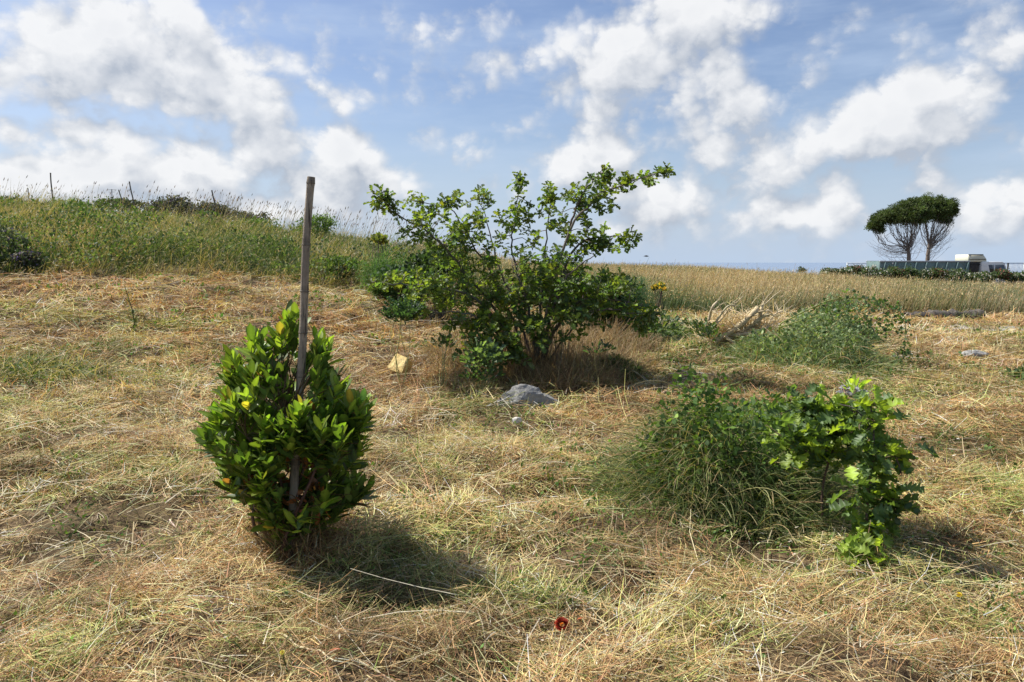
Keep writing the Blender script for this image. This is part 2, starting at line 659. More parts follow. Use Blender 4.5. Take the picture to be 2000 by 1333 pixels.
def scatter(g, tV, tF, pos, rot, sc, C):
    """copies of a small template; leaves of three columns get a paler midrib"""
    n = len(pos)
    sc = np.asarray(sc, float)
    if sc.ndim == 0:
        sc = np.full(n, float(sc))
    if sc.ndim == 1:
        sc = np.repeat(sc[:, None], 3, 1)
    W = np.einsum('nij,nkj->nki', rot, tV[None] * sc[:, None, :]) + np.asarray(pos)[:, None, :]
    Fc = np.asarray(tF)[None] + np.arange(n)[:, None, None] * len(tV)
    C = np.asarray(C, float)
    if C.ndim == 1:
        C = np.tile(C, (n, 1))
    CC = np.repeat(C, len(tV), axis=0)
    if len(tV) >= 15:
        CC = CC * np.tile(np.where(np.arange(len(tV)) % 3 == 1, 1.38, .92), n)[:, None]
    g.add(W.reshape(-1, 3), Fc.reshape(-1, np.asarray(tF).shape[1]), CC)


def spline(pts, n=12):
    """Catmull-Rom through points"""
    p = np.asarray(pts, float)
    if len(p) < 3:
        t = np.linspace(0, 1, n)[:, None]
        return p[0] * (1 - t) + p[-1] * t
    q = np.vstack([2 * p[0] - p[1], p, 2 * p[-1] - p[-2]])
    m = len(p) - 1
    ts = np.linspace(0, m - 1e-6, n)
    out = []
    for t in ts:
        i = int(t)
        f = t - i
        a, b, c, d = q[i], q[i + 1], q[i + 2], q[i + 3]
        out.append(0.5 * ((2 * b) + (c - a) * f + (2 * a - 5 * b + 4 * c - d) * f * f + (3 * b - a - 3 * c + d) * f ** 3))
    return np.array(out)


def tube(g, pts, r, C, sides=6, cap=True):
    pts = np.asarray(pts, float)
    n = len(pts)
    r = np.broadcast_to(np.asarray(r, float), (n,)) if np.ndim(r) else np.full(n, r)
    tan = np.gradient(pts, axis=0)
    fr = frames(tan)
    # keep rings aligned
    ref = fr[0][:, 0]
    V = []
    for i in range(n):
        t = tan[i] / np.linalg.norm(tan[i])
        ref = ref - t * ref.dot(t)
        ref /= np.linalg.norm(ref)
        b = np.cross(t, ref)
        a = np.arange(sides) * 2 * math.pi / sides
        V.append(pts[i] + r[i] * (np.cos(a)[:, None] * ref + np.sin(a)[:, None] * b))
    V = np.concatenate(V)
    F_ = []
    for i in range(n - 1):
        for s in range(sides):
            s2 = (s + 1) % sides
            F_.append((i * sides + s, i * sides + s2, (i + 1) * sides + s2, (i + 1) * sides + s))
    g.add(V, F_, C)
    if cap:
        for k0, pt in ((0, pts[0]), ((n - 1) * sides, pts[-1])):
            W = np.vstack([V[k0:k0 + sides], pt])
            g.add(W, [(s, (s + 1) % sides, sides) for s in range(sides)], C)


def box(g, c, s, C, rotz=0.0):
    c = np.asarray(c, float)
    s = np.asarray(s, float) / 2
    v = np.array([[x, y, z] for z in (-1, 1) for y in (-1, 1) for x in (-1, 1)]) * s
    cz, sz = math.cos(rotz), math.sin(rotz)
    v = np.c_[v[:, 0] * cz - v[:, 1] * sz, v[:, 0] * sz + v[:, 1] * cz, v[:, 2]] + c
    g.add(v, [(0, 2, 3, 1), (4, 5, 7, 6), (0, 1, 5, 4), (2, 6, 7, 3), (0, 4, 6, 2), (1, 3, 7, 5)], C)


# leaf templates: y along the leaf from 0 to 1, x across, z up
def ell_leaf(w=0.2, fold=0.10, curl=0.10):
    ys = np.array([0.0, 0.10, 0.32, 0.58, 0.82, 1.0])
    ws = np.array([0.012, 0.06 / 0.2 * w, 0.85 * w, 1.0 * w, 0.74 * w, 0.02])
    V = []
    for y, ww in zip(ys, ws):
        zc = -curl * y * y
        V += [(-ww, y, zc + fold * ww * 2.2), (0, y, zc), (ww, y, zc + fold * ww * 2.2)]
    F_ = []
    for i in range(len(ys) - 1):
        a = i * 3
        F_ += [(a, a + 1, a + 4, a + 3), (a + 1, a + 2, a + 5, a + 4)]
    return np.array(V), np.array(F_)


def lobed_leaf(lobes=4, w=0.32, wav=0.05):
    ys = [0.0, 0.12]
    ws = [0.015, 0.02]
    for i in range(lobes):
        f = (i + 0.5) / lobes
        env = w * (0.55 + 0.75 * math.sin(math.pi * min(1, 0.12 + f * 0.78)))
        env *= 0.72
        y0 = 0.16 + 0.80 * i / lobes
        dy = 0.80 / lobes
        ys += [y0 + dy * 0.30, y0 + dy * 0.70, y0 + dy * 1.0]
        ws += [env * 0.95, env * 1.06, env * (0.42 if i < lobes - 1 else 0.35)]
    ys.append(1.0)
    ws.append(0.015)
    V = []
    for i, (y, ww) in enumerate(zip(ys, ws)):
        V += [(-ww, y + ww * 0.25, wav * math.sin(y * 19) + 0.25 * ww), (0, y, -0.16 * y * y), (ww, y + ww * 0.25, wav * math.cos(y * 17) + 0.25 * ww)]
    F_ = []
    for i in range(len(ys) - 1):
        a = i * 3
        F_ += [(a, a + 1, a + 4, a + 3), (a + 1, a + 2, a + 5, a + 4)]
    return np.array(V), np.array(F_)


BAY = ell_leaf(0.225, 0.12, 0.12)
BAY2 = ell_leaf(0.205, 0.05, -0.10)
OAK = lobed_leaf(5, 0.31)
OAK2 = lobed_leaf(4, 0.35, 0.07)
SMALL = (np.array([(0, 0, 0), (-.28, .45, .05), (0, 1, 0), (.28, .45, .05)]), np.array([(0, 1, 2, 3)]))
ROUNDL = (np.array([(0, 0, 0), (-.35, .25, .06), (-.42, .6, .05), (0, 1, 0), (.42, .6, .05), (.35, .25, .06)]), np.array([(0, 1, 2, 3, 4, 5)]))
SEED = (np.array([(0, 0, 0), (-.13, .4, .0), (0, 1, 0), (.13, .4, .0)]), np.array([(0, 1, 2, 3)]))


def rand_dirs(n, up=0.0):
    v = rng.normal(size=(n, 3))
    v[:, 2] += up
    return v / np.linalg.norm(v, axis=1, keepdims=True)


def jit(c, n, s=0.2, hue=0.08):
    c = np.asarray(c, float)
    f = np.exp(rng.normal(0, s, (n, 1)))
    h = np.exp(rng.normal(0, hue, (n, 3)))
    return np.clip(c * f * h, 0.003, 0.85)


# ------------------------------------------------------------------ the ground sheet, path and sea
def ground_material():
    m = bpy.data.materials.new('thatch_ground')
    m.use_nodes = True
    N = NT(m.node_tree)
    bs = m.node_tree.nodes['Principled BSDF']
    geo = N.n('ShaderNodeNewGeometry')
    P = geo.outputs['Position']
    a = N.noise(P, 0.5, 4, 0.6)
    b = N.noise(P, 9.0, 8, 0.7)
    c = N.noise(P, 70.0, 4, 0.7)
    col = N.mix(N.smooth(b.outputs[0], 0.35, 0.65), (0.050, 0.034, 0.021), (0.14, 0.10, 0.056))
    col = N.mix(N.smooth(c.outputs[0], 0.5, 0.72), col, (0.25, 0.18, 0.10))
    col = N.mix(N.smooth(a.outputs[0], 0.5, 0.7, 0, 0.55), col, (0.10, 0.10, 0.045))
    N.link(col, bs.inputs['Base Color'])
    bs.inputs['Roughness'].default_value = 0.95
    bs.inputs['Specular IOR Level'].default_value = 0.1
    bp = N.n('ShaderNodeBump')
    N.link(b.outputs[0], bp.inputs['Height'])
    bp.inputs['Strength'].default_value = 0.8
    bp.inputs['Distance'].default_value = 0.03
    N.link(bp.outputs[0], bs.inputs['Normal'])
    return m


def build_ground():
    ny, nx = _gx.shape
    V = np.c_[_gx.ravel(), _gy.ravel(), GZ.ravel()]
    i = np.arange(nx - 1)[None, :] + np.arange(ny - 1)[:, None] * nx
    F_ = np.stack([i, i + 1, i + 1 + nx, i + nx], axis=-1).reshape(-1, 4)
    o = mesh_obj('ground', V, [F_], ground_material(), smooth=True)
    o['kind'] = 'structure'
    # gravel track crossing behind the oak
    g = Geo()
    pts = []
    n = 260
    xs = np.linspace(0.8, 24, n)
    yc = 15.6 + 0.035 * (xs - 4) + 0.35 * np.sin(xs * 0.35)
    W = 9
    V = []
    for k in range(W):
        t = (k / (W - 1) - 0.5)
        half = 0.75 + 0.25 * (fbm(xs, xs * 0, 0.9, 2, 40 + (k > 4)) - .5) * 2
        y = yc + t * 2 * half
        V.append(np.c_[xs, y, H(xs, y) + 0.035 - 0.055 * (2 * abs(t)) ** 4])
    V = np.concatenate(V)
    F_ = [(k * n + i, k * n + i + 1, (k + 1) * n + i + 1, (k + 1) * n + i) for k in range(W - 1) for i in range(n - 1)]
    mat = proc_mat('gravel', (0.21, 0.19, 0.165), (0.36, 0.33, 0.285), scale=3, rough=0.95, c3=(0.16, 0.15, 0.125), bump=0.6, bscale=40)
    o = mesh_obj('path', V, [F_], mat, smooth=True)
    o['kind'] = 'structure'
    # sea beyond the field
    a = np.linspace(0, 2 * math.pi, 97)[:-1]
    rr = [300, 1200, 6000, 30000]
    V = np.concatenate([np.c_[np.cos(a) * r, np.sin(a) * r, np.full(96, -24.0)] for r in rr])
    F_ = [(k * 96 + i, k * 96 + (i + 1) % 96, (k + 1) * 96 + (i + 1) % 96, (k + 1) * 96 + i) for k in range(3) for i in range(96)]
    mat = proc_mat('sea_water', (0.16, 0.22, 0.31), (0.18, 0.235, 0.32), scale=0.01, rough=1.0, bump=0.0, spec=0.3)
    o = mesh_obj('sea', V, [F_], mat)
    o['kind'] = 'structure'


build_ground()

# ------------------------------------------------------------------ where the litter is greener, redder, paler
GREEN_PX = [(60, 730, 90, 30, 1.0), (190, 690, 90, 18, .7), (30, 800, 40, 30, .5), (380, 955, 50, 25, .5), (620, 1150, 60, 50, .5), (780, 1120, 170, 70, .7),
            (1080, 1150, 130, 28, .9), (1180, 1190, 70, 18, .8), (1000, 1290, 90, 50, .3), (960, 820, 90, 40, .6), (1030, 880, 110, 50, .45), (900, 900, 120, 50, .35),
            (1250, 960, 90, 110, .7), (1430, 1000, 260, 120, .9), (1800, 1120, 90, 70, .9), (1860, 880, 90, 22, .8), (1950, 960, 90, 40, .8), (1900, 1250, 110, 25, .5), (1980, 1240, 40, 50, .8),
            (1500, 1240, 160, 60, .35), (1330, 640, 80, 22, .8), (1500, 690, 190, 50, .9), (1600, 820, 150, 60, .5), (1750, 760, 120, 40, .4), (1980, 660, 60, 20, .5),
            (110, 920, 60, 20, .4), (200, 1010, 80, 25, .4), (60, 1200, 120, 40, .4), (330, 1060, 120, 30, .35), (480, 720, 40, 20, .4), (350, 640, 60, 12, .4), (250, 745, 120, 14, .5),
            (640, 555, 200, 12, .6), (1990, 745, 20, 25, 1.0), (1480, 770, 120, 30, .6), (140, 1290, 120, 30, .2), (500, 850, 60, 25, .3)]
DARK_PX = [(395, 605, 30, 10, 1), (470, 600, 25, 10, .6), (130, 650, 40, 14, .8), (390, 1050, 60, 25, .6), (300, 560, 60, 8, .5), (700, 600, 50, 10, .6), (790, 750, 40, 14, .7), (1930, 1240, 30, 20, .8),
           (1880, 770, 40, 15, .8), (1290, 700, 50, 20, .6), (1050, 750, 190, 25, .9), (1700, 1190, 110, 25, .5), (30, 870, 40, 20, .5), (700, 860, 70, 40, .3), (220, 880, 80, 20, .5)]
RED_PX = [(400, 620, 300, 30, .7), (200, 610, 220, 25, .6), (1750, 700, 200, 60, .5), (1900, 800, 120, 60, .6), (880, 730, 120, 50, .6), (420, 1250, 250, 60, .4), (1100, 700, 160, 60, .8), (1350, 720, 120, 50, .6), (820, 560, 80, 10, .5)]


def patch_field(lst):
    out = []
    for (px, py, rx, ry, w) in lst:
        c = ground_at(px, py)
        e = ground_at(px + rx, py)
        f = ground_at(px, py - ry)
        b = ground_at(px, py + ry)
        out.append((c[0], c[1], abs(e[0] - c[0]) + .02, max(0.1, (abs(f[1] - c[1]) + abs(b[1] - c[1])) / 2), w))
    return out


GP, DP, RP = patch_field(GREEN_PX), patch_field(DARK_PX), patch_field(RED_PX)


def field(lst, x, y, seed):
    v = np.zeros_like(x)
    wx = x + 0.5 * (fbm(x, y, 1.6, 3, seed) - .5)
    wy = y + 0.5 * (fbm(x, y, 1.6, 3, seed + 5) - .5)
    for (cx, cy, rx, ry, w) in lst:
        v = np.maximum(v, w * np.exp(-(((wx - cx) / rx) ** 2 + ((wy - cy) / ry) ** 2)))
    return v


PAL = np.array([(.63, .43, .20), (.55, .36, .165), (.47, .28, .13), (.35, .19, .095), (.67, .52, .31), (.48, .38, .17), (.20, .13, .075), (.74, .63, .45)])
PALG = np.array([(.22, .26, .06), (.31, .33, .09), (.13, .18, .04), (.42, .40, .14), (.09, .14, .035)])


def litter_colour(x, y):
    n = len(x)
    g = field(GP, x, y, 21) + np.clip(fbm(x, y, .9, 3, 31) - .52, 0, 1) * 2.2 + np.clip(fbm(x, y, 3.5, 2, 33) - .58, 0, 1) * 1.8
    r = field(RP, x, y, 41) * .6 + np.clip(fbm(x, y, .8, 3, 51) - .46, 0, 1) * 2.6
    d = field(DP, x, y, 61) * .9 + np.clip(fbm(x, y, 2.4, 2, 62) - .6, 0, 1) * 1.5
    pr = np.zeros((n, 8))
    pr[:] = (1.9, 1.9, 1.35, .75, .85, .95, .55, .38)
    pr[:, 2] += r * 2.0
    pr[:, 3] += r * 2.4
    pr[:, 6] += d * 4
    pr[:, 5] += g * 1.5
    cs = np.cumsum(pr / pr.sum(1, keepdims=True), axis=1)
    k = (U(0, 1, n)[:, None] > cs).sum(1).clip(0, 7)
    C = PAL[k]
    C = C * (1 + .10 * (fbm(x, y, .6, 2, 74) - .5)[:, None] * np.array([-1.0, 1.0, 2.0]))
    isg = U(0, 1, n) < np.clip(0.03 + g * .62, 0, .75)
    kg = rng.integers(0, 5, n)
    C = np.where(isg[:, None], PALG[kg], C)
    C = C * np.exp(rng.normal(0.05, .36, (n, 1))) * np.exp(rng.normal(0, .06, (n, 3)))
    C = C * np.clip(1 + 1.5 * (fbm(x, y, 1.1, 3, 71) - .5) + 1.2 * (fbm(x, y, 5.0, 2, 72) - .5), .5, 1.5)[:, None]
    return np.clip(C, .01, .8)


def in_view(x, y, m=0.8):
    return (np.abs(x) < 0.72 * y + m) & (y > 1.9)


# edge of the mown area: y of the boundary as a function of x
def mow_edge(x):
    bx = np.array([-24, -14, -10.5, -8.6, -6.3, -3.6, -1.9, -0.5, 1.5, 4, 8, 13, 22, 40])
    by = np.array([10.5, 11.8, 12.3, 12.5, 13.0, 14.2, 14.5, 15.5, 17.2, 17.9, 18.8, 20.1, 20.4, 21])
    return np.interp(x, bx, by) + 0.5 * (fbm(x, x * 0, 1.3, 3, 77) - .5)


def sample_zone(y0, y1, per_m2, m=1.3):
    n = int(per_m2 * (0.72 * (y1 ** 2 - y0 ** 2) + 2 * m * (y1 - y0)) * 1.02)
    y = np.sqrt(U(0, 1, n) * (y1 ** 2 - y0 ** 2) + y0 ** 2)
    x = U(-1, 1, n) * (0.72 * y + m)
    k = y < mow_edge(x) + U(-.1, .5, n)
    return x[k], y[k]


def build_litter():
    g = Geo()
    zones = [(1.9, 3.6, 7200, .10, .0026), (3.6, 6.0, 4300, .12, .0036), (6.0, 9.5, 2300, .14, .0052), (9.5, 14, 1150, .17, .0085), (14, 20.5, 560, .20, .014)]
    for (y0, y1, dns, L, w) in zones:
        # loose fluff: short, disordered
        x, y = sample_zone(y0, y1, dns * .80)
        hole = np.clip(2.8 * fbm(x, y, 2.6, 3, 91) - .62, .07, 1)
        keep = U(0, 1, len(x)) < hole
        x, y = x[keep], y[keep]
        n = len(x)
        az = U(0, 6.283, n)
        el = rng.normal(.12, .28, n) + (U(0, 1, n) < .14) * U(.3, 1.1, n)
        Ln = L * .62 * np.exp(rng.normal(0, .45, n))
        lowf = min(1.0, 7.0 / y0)
        hp = 0.09 * fbm(x, y, 4.5, 2, 111) ** 1.5 + 0.09 * fbm(x, y, 1.4, 2, 112) ** 1.5
        up = U(0, 1, n) ** 1.3 * hp * 1.3 * lowf + .003
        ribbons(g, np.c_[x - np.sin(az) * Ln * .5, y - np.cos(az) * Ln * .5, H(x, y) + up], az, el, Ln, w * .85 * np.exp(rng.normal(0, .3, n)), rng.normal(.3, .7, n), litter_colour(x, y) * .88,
                seg=2, tipw=.5, roll=rng.normal(0, .6, n), bend=rng.normal(0, .9, n))
        # bundles: swaths of straws lying the same way, thrown down by the mower
        m = 9
        cx, cy = sample_zone(y0, y1, dns * .62 / m)
        nb = len(cx)
        hole = np.clip(2.8 * fbm(cx, cy, 2.6, 3, 91) - .50, .12, 1)
        keep = U(0, 1, nb) < hole
        cx, cy = cx[keep], cy[keep]
        nb = len(cx)
        baz = 1.2 + 3.4 * (fbm(cx, cy, .7, 2, 101) - .5) * 2 + rng.normal(0, 1.0, nb)
        bel = rng.normal(.06, .16, nb)
        bL = L * 1.15 * np.exp(rng.normal(0, .4, nb))
        bc = litter_colour(cx, cy)
        bup = (0.10 * fbm(cx, cy, 4.5, 2, 111) ** 1.5 + 0.12 * fbm(cx, cy, 1.4, 2, 112) ** 1.5) * U(.2, 1.1, nb) * .75 * lowf + .008
        bdr = rng.normal(.35, .4, nb)
        bbn = rng.normal(0, .35, nb)
        i = np.repeat(np.arange(nb), m)
        n = len(i)
        lat = rng.normal(0, .28, n) * bL[i]
        lon = rng.normal(0, .40, n) * bL[i]
        az = baz[i] + rng.normal(0, .38, n)
        x = cx[i] + np.cos(baz[i]) * lat + np.sin(baz[i]) * (lon - bL[i] * .5)
        y = cy[i] - np.sin(baz[i]) * lat + np.cos(baz[i]) * (lon - bL[i] * .5)
        Ln = bL[i] * np.exp(rng.normal(0, .3, n))
        z = H(x, y) + bup[i] + rng.normal(0, .008, n)
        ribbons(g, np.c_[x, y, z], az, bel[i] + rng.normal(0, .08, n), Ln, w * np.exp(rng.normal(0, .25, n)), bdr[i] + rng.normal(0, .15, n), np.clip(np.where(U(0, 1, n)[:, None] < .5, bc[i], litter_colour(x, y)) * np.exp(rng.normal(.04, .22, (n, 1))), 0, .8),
                seg=2, tipw=.5, roll=U(-.5, .5, n), bend=bbn[i] + rng.normal(0, .12, n))
    tag(g.build('mown_straw', STRAW), 'dry tan mown grass lying matted over the whole field', 'straw', kind='stuff')

    # long pale stalks lying on top
    g = Geo()
    for (y0, y1, dns, w) in [(1.9, 4, 120, .0042), (4, 8, 85, .0064), (8, 15, 46, .012)]:
        x, y = sample_zone(y0, y1, dns)
        n = len(x)
        az = U(0, 6.283, n)
        Ln = .07 + .48 * U(0, 1, n) ** 2.2
        el = np.clip(rng.normal(.08, .12, n), -.15, .3)
        z = H(x, y) + U(.03, .09, n)
        pal = np.array([(.66, .56, .36), (.58, .47, .27), (.52, .50, .26), (.72, .66, .50)])
        ribbons(g, np.c_[x, y, z], az, el, Ln, w * U(.6, 1.3, n), U(.0, .5, n), jit((1, 1, 1), n, .12, .03) * pal[rng.integers(0, 4, n)], seg=3, tipw=.55, bend=rng.normal(0, .25, n), roll=U(-.5, .5, n))
    tag(g.build('fallen_stalks', STRAW), 'long pale dry stalks strewn loose over the mown straw', 'stalks', kind='stuff')

    # pale oat husks, broken bits
    g = Geo()
    for (y0, y1, dns, s) in [(1.9, 5, 150, .016), (5, 10, 90, .022)]:
        x, y = sample_zone(y0, y1, dns)
        k = fbm(x, y, 1.1, 3, 131) > .5
        x, y = x[k], y[k]
        n = len(x)
        d = rand_dirs(n, .2)
        scatter(g, SEED[0], SEED[1], np.c_[x, y, H(x, y) + U(.03, .09, n)], frames(d, U(0, 6, n)), s * U(.7, 1.8, n), jit((.68, .62, .50), n, .15, .03))
    tag(g.build('oat_husks', STRAW), 'tiny pale oat husks sprinkled over the mown straw', 'husks', kind='stuff')

    # upright stubble and green regrowth
    g = Geo()
    for (y0, y1, dns, w) in [(1.9, 4.5, 420, .0028), (4.5, 9, 240, .0045), (9, 18, 90, .010)]:
        x, y = sample_zone(y0, y1, dns)
        gr = field(GP, x, y, 21) + .55 * np.clip(fbm(x, y, 2.0, 3, 141) - .45, 0, 1)
        k = U(0, 1, len(x)) < gr * 1.3
        x, y = x[k], y[k]
        n = len(x)
        ribbons(g, np.c_[x, y, H(x, y)], U(0, 6.283, n), U(.5, 1.35, n), U(.05, .17, n), w, U(.3, 1.2, n), jit((1, 1, 1), n, .2) * PALG[rng.integers(0, 5, n)], seg=3, tipw=.2)
    tag(g.build('green_regrowth', GRASS), 'thin green grass regrowing in patches through the straw', 'grass', kind='stuff')

    # small broad-leaved weeds low in the straw
    g = Geo()
    for (y0, y1, dns, s) in [(1.9, 4.5, 260, .018), (4.5, 10, 120, .028), (10, 18, 40, .05)]:
        x, y = sample_zone(y0, y1, dns)
        gr = .8 * field(GP, x, y, 21) + 3.0 * np.clip(fbm(x, y, 1.3, 3, 151) - .56, 0, 1)
        k = U(0, 1, len(x)) < gr
        x, y = x[k], y[k]
        x = np.repeat(x, 5) + rng.normal(0, s * 1.2, len(x) * 5)
        y = np.repeat(y, 5) + rng.normal(0, s * 1.2, len(y) * 5)
        n = len(x)
        scatter(g, SMALL[0] * np.array([1.2, 1, 1]), SMALL[1], np.c_[x, y, H(x, y) + U(.02, .08, n)], frames(rand_dirs(n, .6), U(0, 6, n)), s * U(.6, 1.6, n), jit((.10, .17, .04), n, .35, .12))
    tag(g.build('low_weeds', GRASS), 'tiny broad-leaved green weeds sprouting low in the mown straw', 'weeds', kind='stuff')


build_litter()


# ------------------------------------------------------------------ uncut tall grass: bank on the left, field on the right
TG = np.array([(.11, .17, .045), (.15, .21, .06), (.08, .13, .04), (.22, .25, .09), (.06, .10, .035)])
TT = np.array([(.50, .40, .20), (.42, .33, .15), (.56, .46, .26), (.38, .27, .13), (.36, .34, .14)])


def tall_colour(x, y, green):
    n = len(x)
    isg = U(0, 1, n) < green
    return jit((1, 1, 1), n, .2, .05) * np.where(isg[:, None], TG[rng.integers(0, 5, n)], TT[rng.integers(0, 5, n)])


def grass_tops(g, tips, d, s, C):
    n = len(tips)
    scatter(g, SEED[0] * np.array([.7, 1, 1]), SEED[1], tips, frames(d, U(0, 6, n)), s, C)


def build_tall_grass():
    # ---- bank
    g = Geo()
    h = Geo()
    n = 150000
    y = np.sqrt(U(0, 1, n) * (27.5 ** 2 - 11.5 ** 2) + 11.5 ** 2)
    x = -U(-.02, .80, n) * y
    e = mow_edge(x)
    k = (y > e) & (U(0, 1, n) < 0.35 + 0.65 * np.clip((30 - y) / 16, 0, 1))
    x, y = x[k], y[k]
    n = len(x)
    d = y - mow_edge(x)
    gn = .5 * fbm(x, y, .5, 2, 201) + .5 * fbm(x, y, 1.7, 3, 202)
    green = np.clip(.60 + 4.2 * (gn - .5), .12, .97)
    green = np.where(d < .5, green * .8, green)
    green = np.clip(green + np.clip((x + 9) / 9, 0, 1) * .12, 0, .96)
    L = (.42 + .42 * fbm(x, y, .6, 2, 205)) * np.clip(.40 + d * .5, .4, 1) * np.exp(rng.normal(0, .22, n))
    pxx = 1000 + x / y * F
    crest = np.clip((y - 19) / 2, 0, 1) * ((pxx > 170) & (pxx < 570))
    L = L * .82 * (1 - .5 * crest)
    z = H(x, y)
    C = tall_colour(x, y, green)
    el = U(.65, 1.5, n)
    wind = 1.1 + rng.normal(0, 1.3, n)
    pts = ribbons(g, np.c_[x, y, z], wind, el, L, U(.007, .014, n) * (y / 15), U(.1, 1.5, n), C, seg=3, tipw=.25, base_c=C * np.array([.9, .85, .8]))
    k = U(0, 1, n) < .33
    tp = pts[k, -1]
    m = len(tp)
    hc = np.where(U(0, 1, m)[:, None] < .5, (.56, .47, .28), (.40, .36, .17)) * np.exp(rng.normal(0, .2, (m, 1)))
    grass_tops(h, tp, rand_dirs(m, .9), U(.04, .10, m), hc)
    # leafy weeds growing through the bank in uneven drifts
    n = 120000
    y = np.sqrt(U(0, 1, n) * (25 ** 2 - 11.5 ** 2) + 11.5 ** 2)
    x = -U(-.02, .80, n) * y
    dr = .45 * fbm(x, y, .55, 2, 251) + .55 * fbm(x, y, 1.9, 3, 252)
    k = (y > mow_edge(x) + .15) & (U(0, 1, n) < np.clip(5.5 * (dr - .45), 0, 1))
    x, y = x[k], y[k]
    n = len(x)
    pxx = 1000 + x / y * F
    crest = np.clip((y - 19) / 2, 0, 1) * ((pxx > 170) & (pxx < 570))
    zz = H(x, y) + (.20 + .55 * fbm(x, y, 1.3, 2, 255)) * U(.3, 1, n) * (1 - .5 * crest)
    LC = np.array([(.085, .145, .035), (.12, .18, .045), (.06, .105, .03), (.16, .21, .07), (.055, .085, .04)])
    kk = (fbm(x, y, .8, 2, 257) * 9).astype(int) % 5
    scatter(g, SMALL[0], SMALL[1], np.c_[x, y, zz], frames(rand_dirs(n, .5), U(0, 6, n)), U(.04, .11, n) * y / 17, LC[np.where(U(0, 1, n) < .6, kk, rng.integers(0, 5, n))] * np.exp(rng.normal(0, .22, (n, 1))))
    o = g.build('bank_grass', GRASS)
    tag(o, 'uncut tall green and straw coloured grass covering the left bank', 'tall grass', kind='stuff')
    tag(h.build('bank_seed_heads', STRAW), 'pale seed heads topping the uncut grass of the left bank', 'seed heads', kind='stuff')
    # ---- ridge stems with dark heads against the sky
    g = Geo()
    n = 1500
    x = -U(2.5, 17.5, n)
    y = 20 + U(0, 4.5, n)
    ok = (np.abs(x) < .78 * y)
    x, y = x[ok], y[ok]
    n = len(x)
    dens = np.clip(fbm(x, y * 0, .7, 2, 222) * 1.6 - .2, .1, 1)
    k = U(0, 1, n) < dens * np.where(x > -9, 1, .45)
    x, y = x[k], y[k]
    n = len(x)
    cg = np.where(U(0, 1, n)[:, None] < .5, (.20, .20, .10), (.32, .26, .16))
    pts = ribbons(g, np.c_[x, y, H(x, y)], U(.6, 2.2, n), U(1.25, 1.5, n), U(.75, 1.22, n), .009, U(.1, .5, n), cg, seg=3, tipw=.6)
    tp = pts[:, -1]
    dd = pts[:, -1] - pts[:, -2]
    scatter(g, SEED[0] * np.array([.8, 1, 1]), SEED[1], tp, frames(dd, U(0, 6, n)), U(.05, .13, n), jit((.24, .19, .15), n, .2))
    scatter(g, SEED[0] * np.array([.8, 1, 1]), SEED[1], tp, frames(dd, U(0, 6, n)), U(.05, .13, n), jit((.24, .19, .15), n, .2))
    tag(g.build('ridge_oats', STRAW), 'sparse tall dark tipped oat stems standing against the sky on the left ridge', 'oats', kind='stuff')

    # ---- field on the right
    g = Geo()
    h = Geo()
    n = 260000
    u = U(0, 1, n)
    y = 15.5 * (62 / 15.5) ** u
    x = U(-.13, .80, n) * y
    e = mow_edge(x)
    k = y > e
    x, y = x[k], y[k]
    n = len(x)
    d = y - mow_edge(x)
    gn = fbm(x, y, .22, 3, 231)
    green = np.clip(.20 + 2.4 * (gn - .5) + .30 * np.clip((9 - x) / 9, 0, 1) * np.clip((26 - y) / 8, 0, 1), .03, .8)
    near = (d < 1.2)
    green = np.where(near & (x < 9), green + .35, green)
    L = (.46 + .28 * fbm(x, y, .3, 2, 235)) * np.exp(rng.normal(0, .16, n)) * np.clip(.62 + d * .5, .62, 1)
    C = tall_colour(x, y, green)
    gold = fbm(x, y, .16, 2, 239)
    C = C * (1 + np.clip(gold - .45, -.3, .3)[:, None] * np.array([.7, .5, .2])) * np.array([1.0, 1.04, 1.22])
    pts = ribbons(g, np.c_[x, y, H(x, y)], 1.3 + rng.normal(0, 1.0, n), U(1.15, 1.5, n), L, U(.008, .013, n) * (y / 17), U(.05, .5, n), C, seg=2, tipw=.3)
    k = U(0, 1, n) < .42
    tp = pts[k, -1]
    m = len(tp)
    yy = tp[:, 1]
    grass_tops(h, tp, rand_dirs(m, 1.3), U(.04, .085, m) * (1 + yy / 90), jit((.50, .39, .20), m, .25))
    tag(g.build('field_grass', STRAW), 'standing golden dry grass filling the uncut field behind on the right', 'tall grass', kind='stuff')
    tag(h.build('field_seed_heads', STRAW), 'golden seed heads on top of the uncut dry field on the right', 'seed heads', kind='stuff')


build_tall_grass()
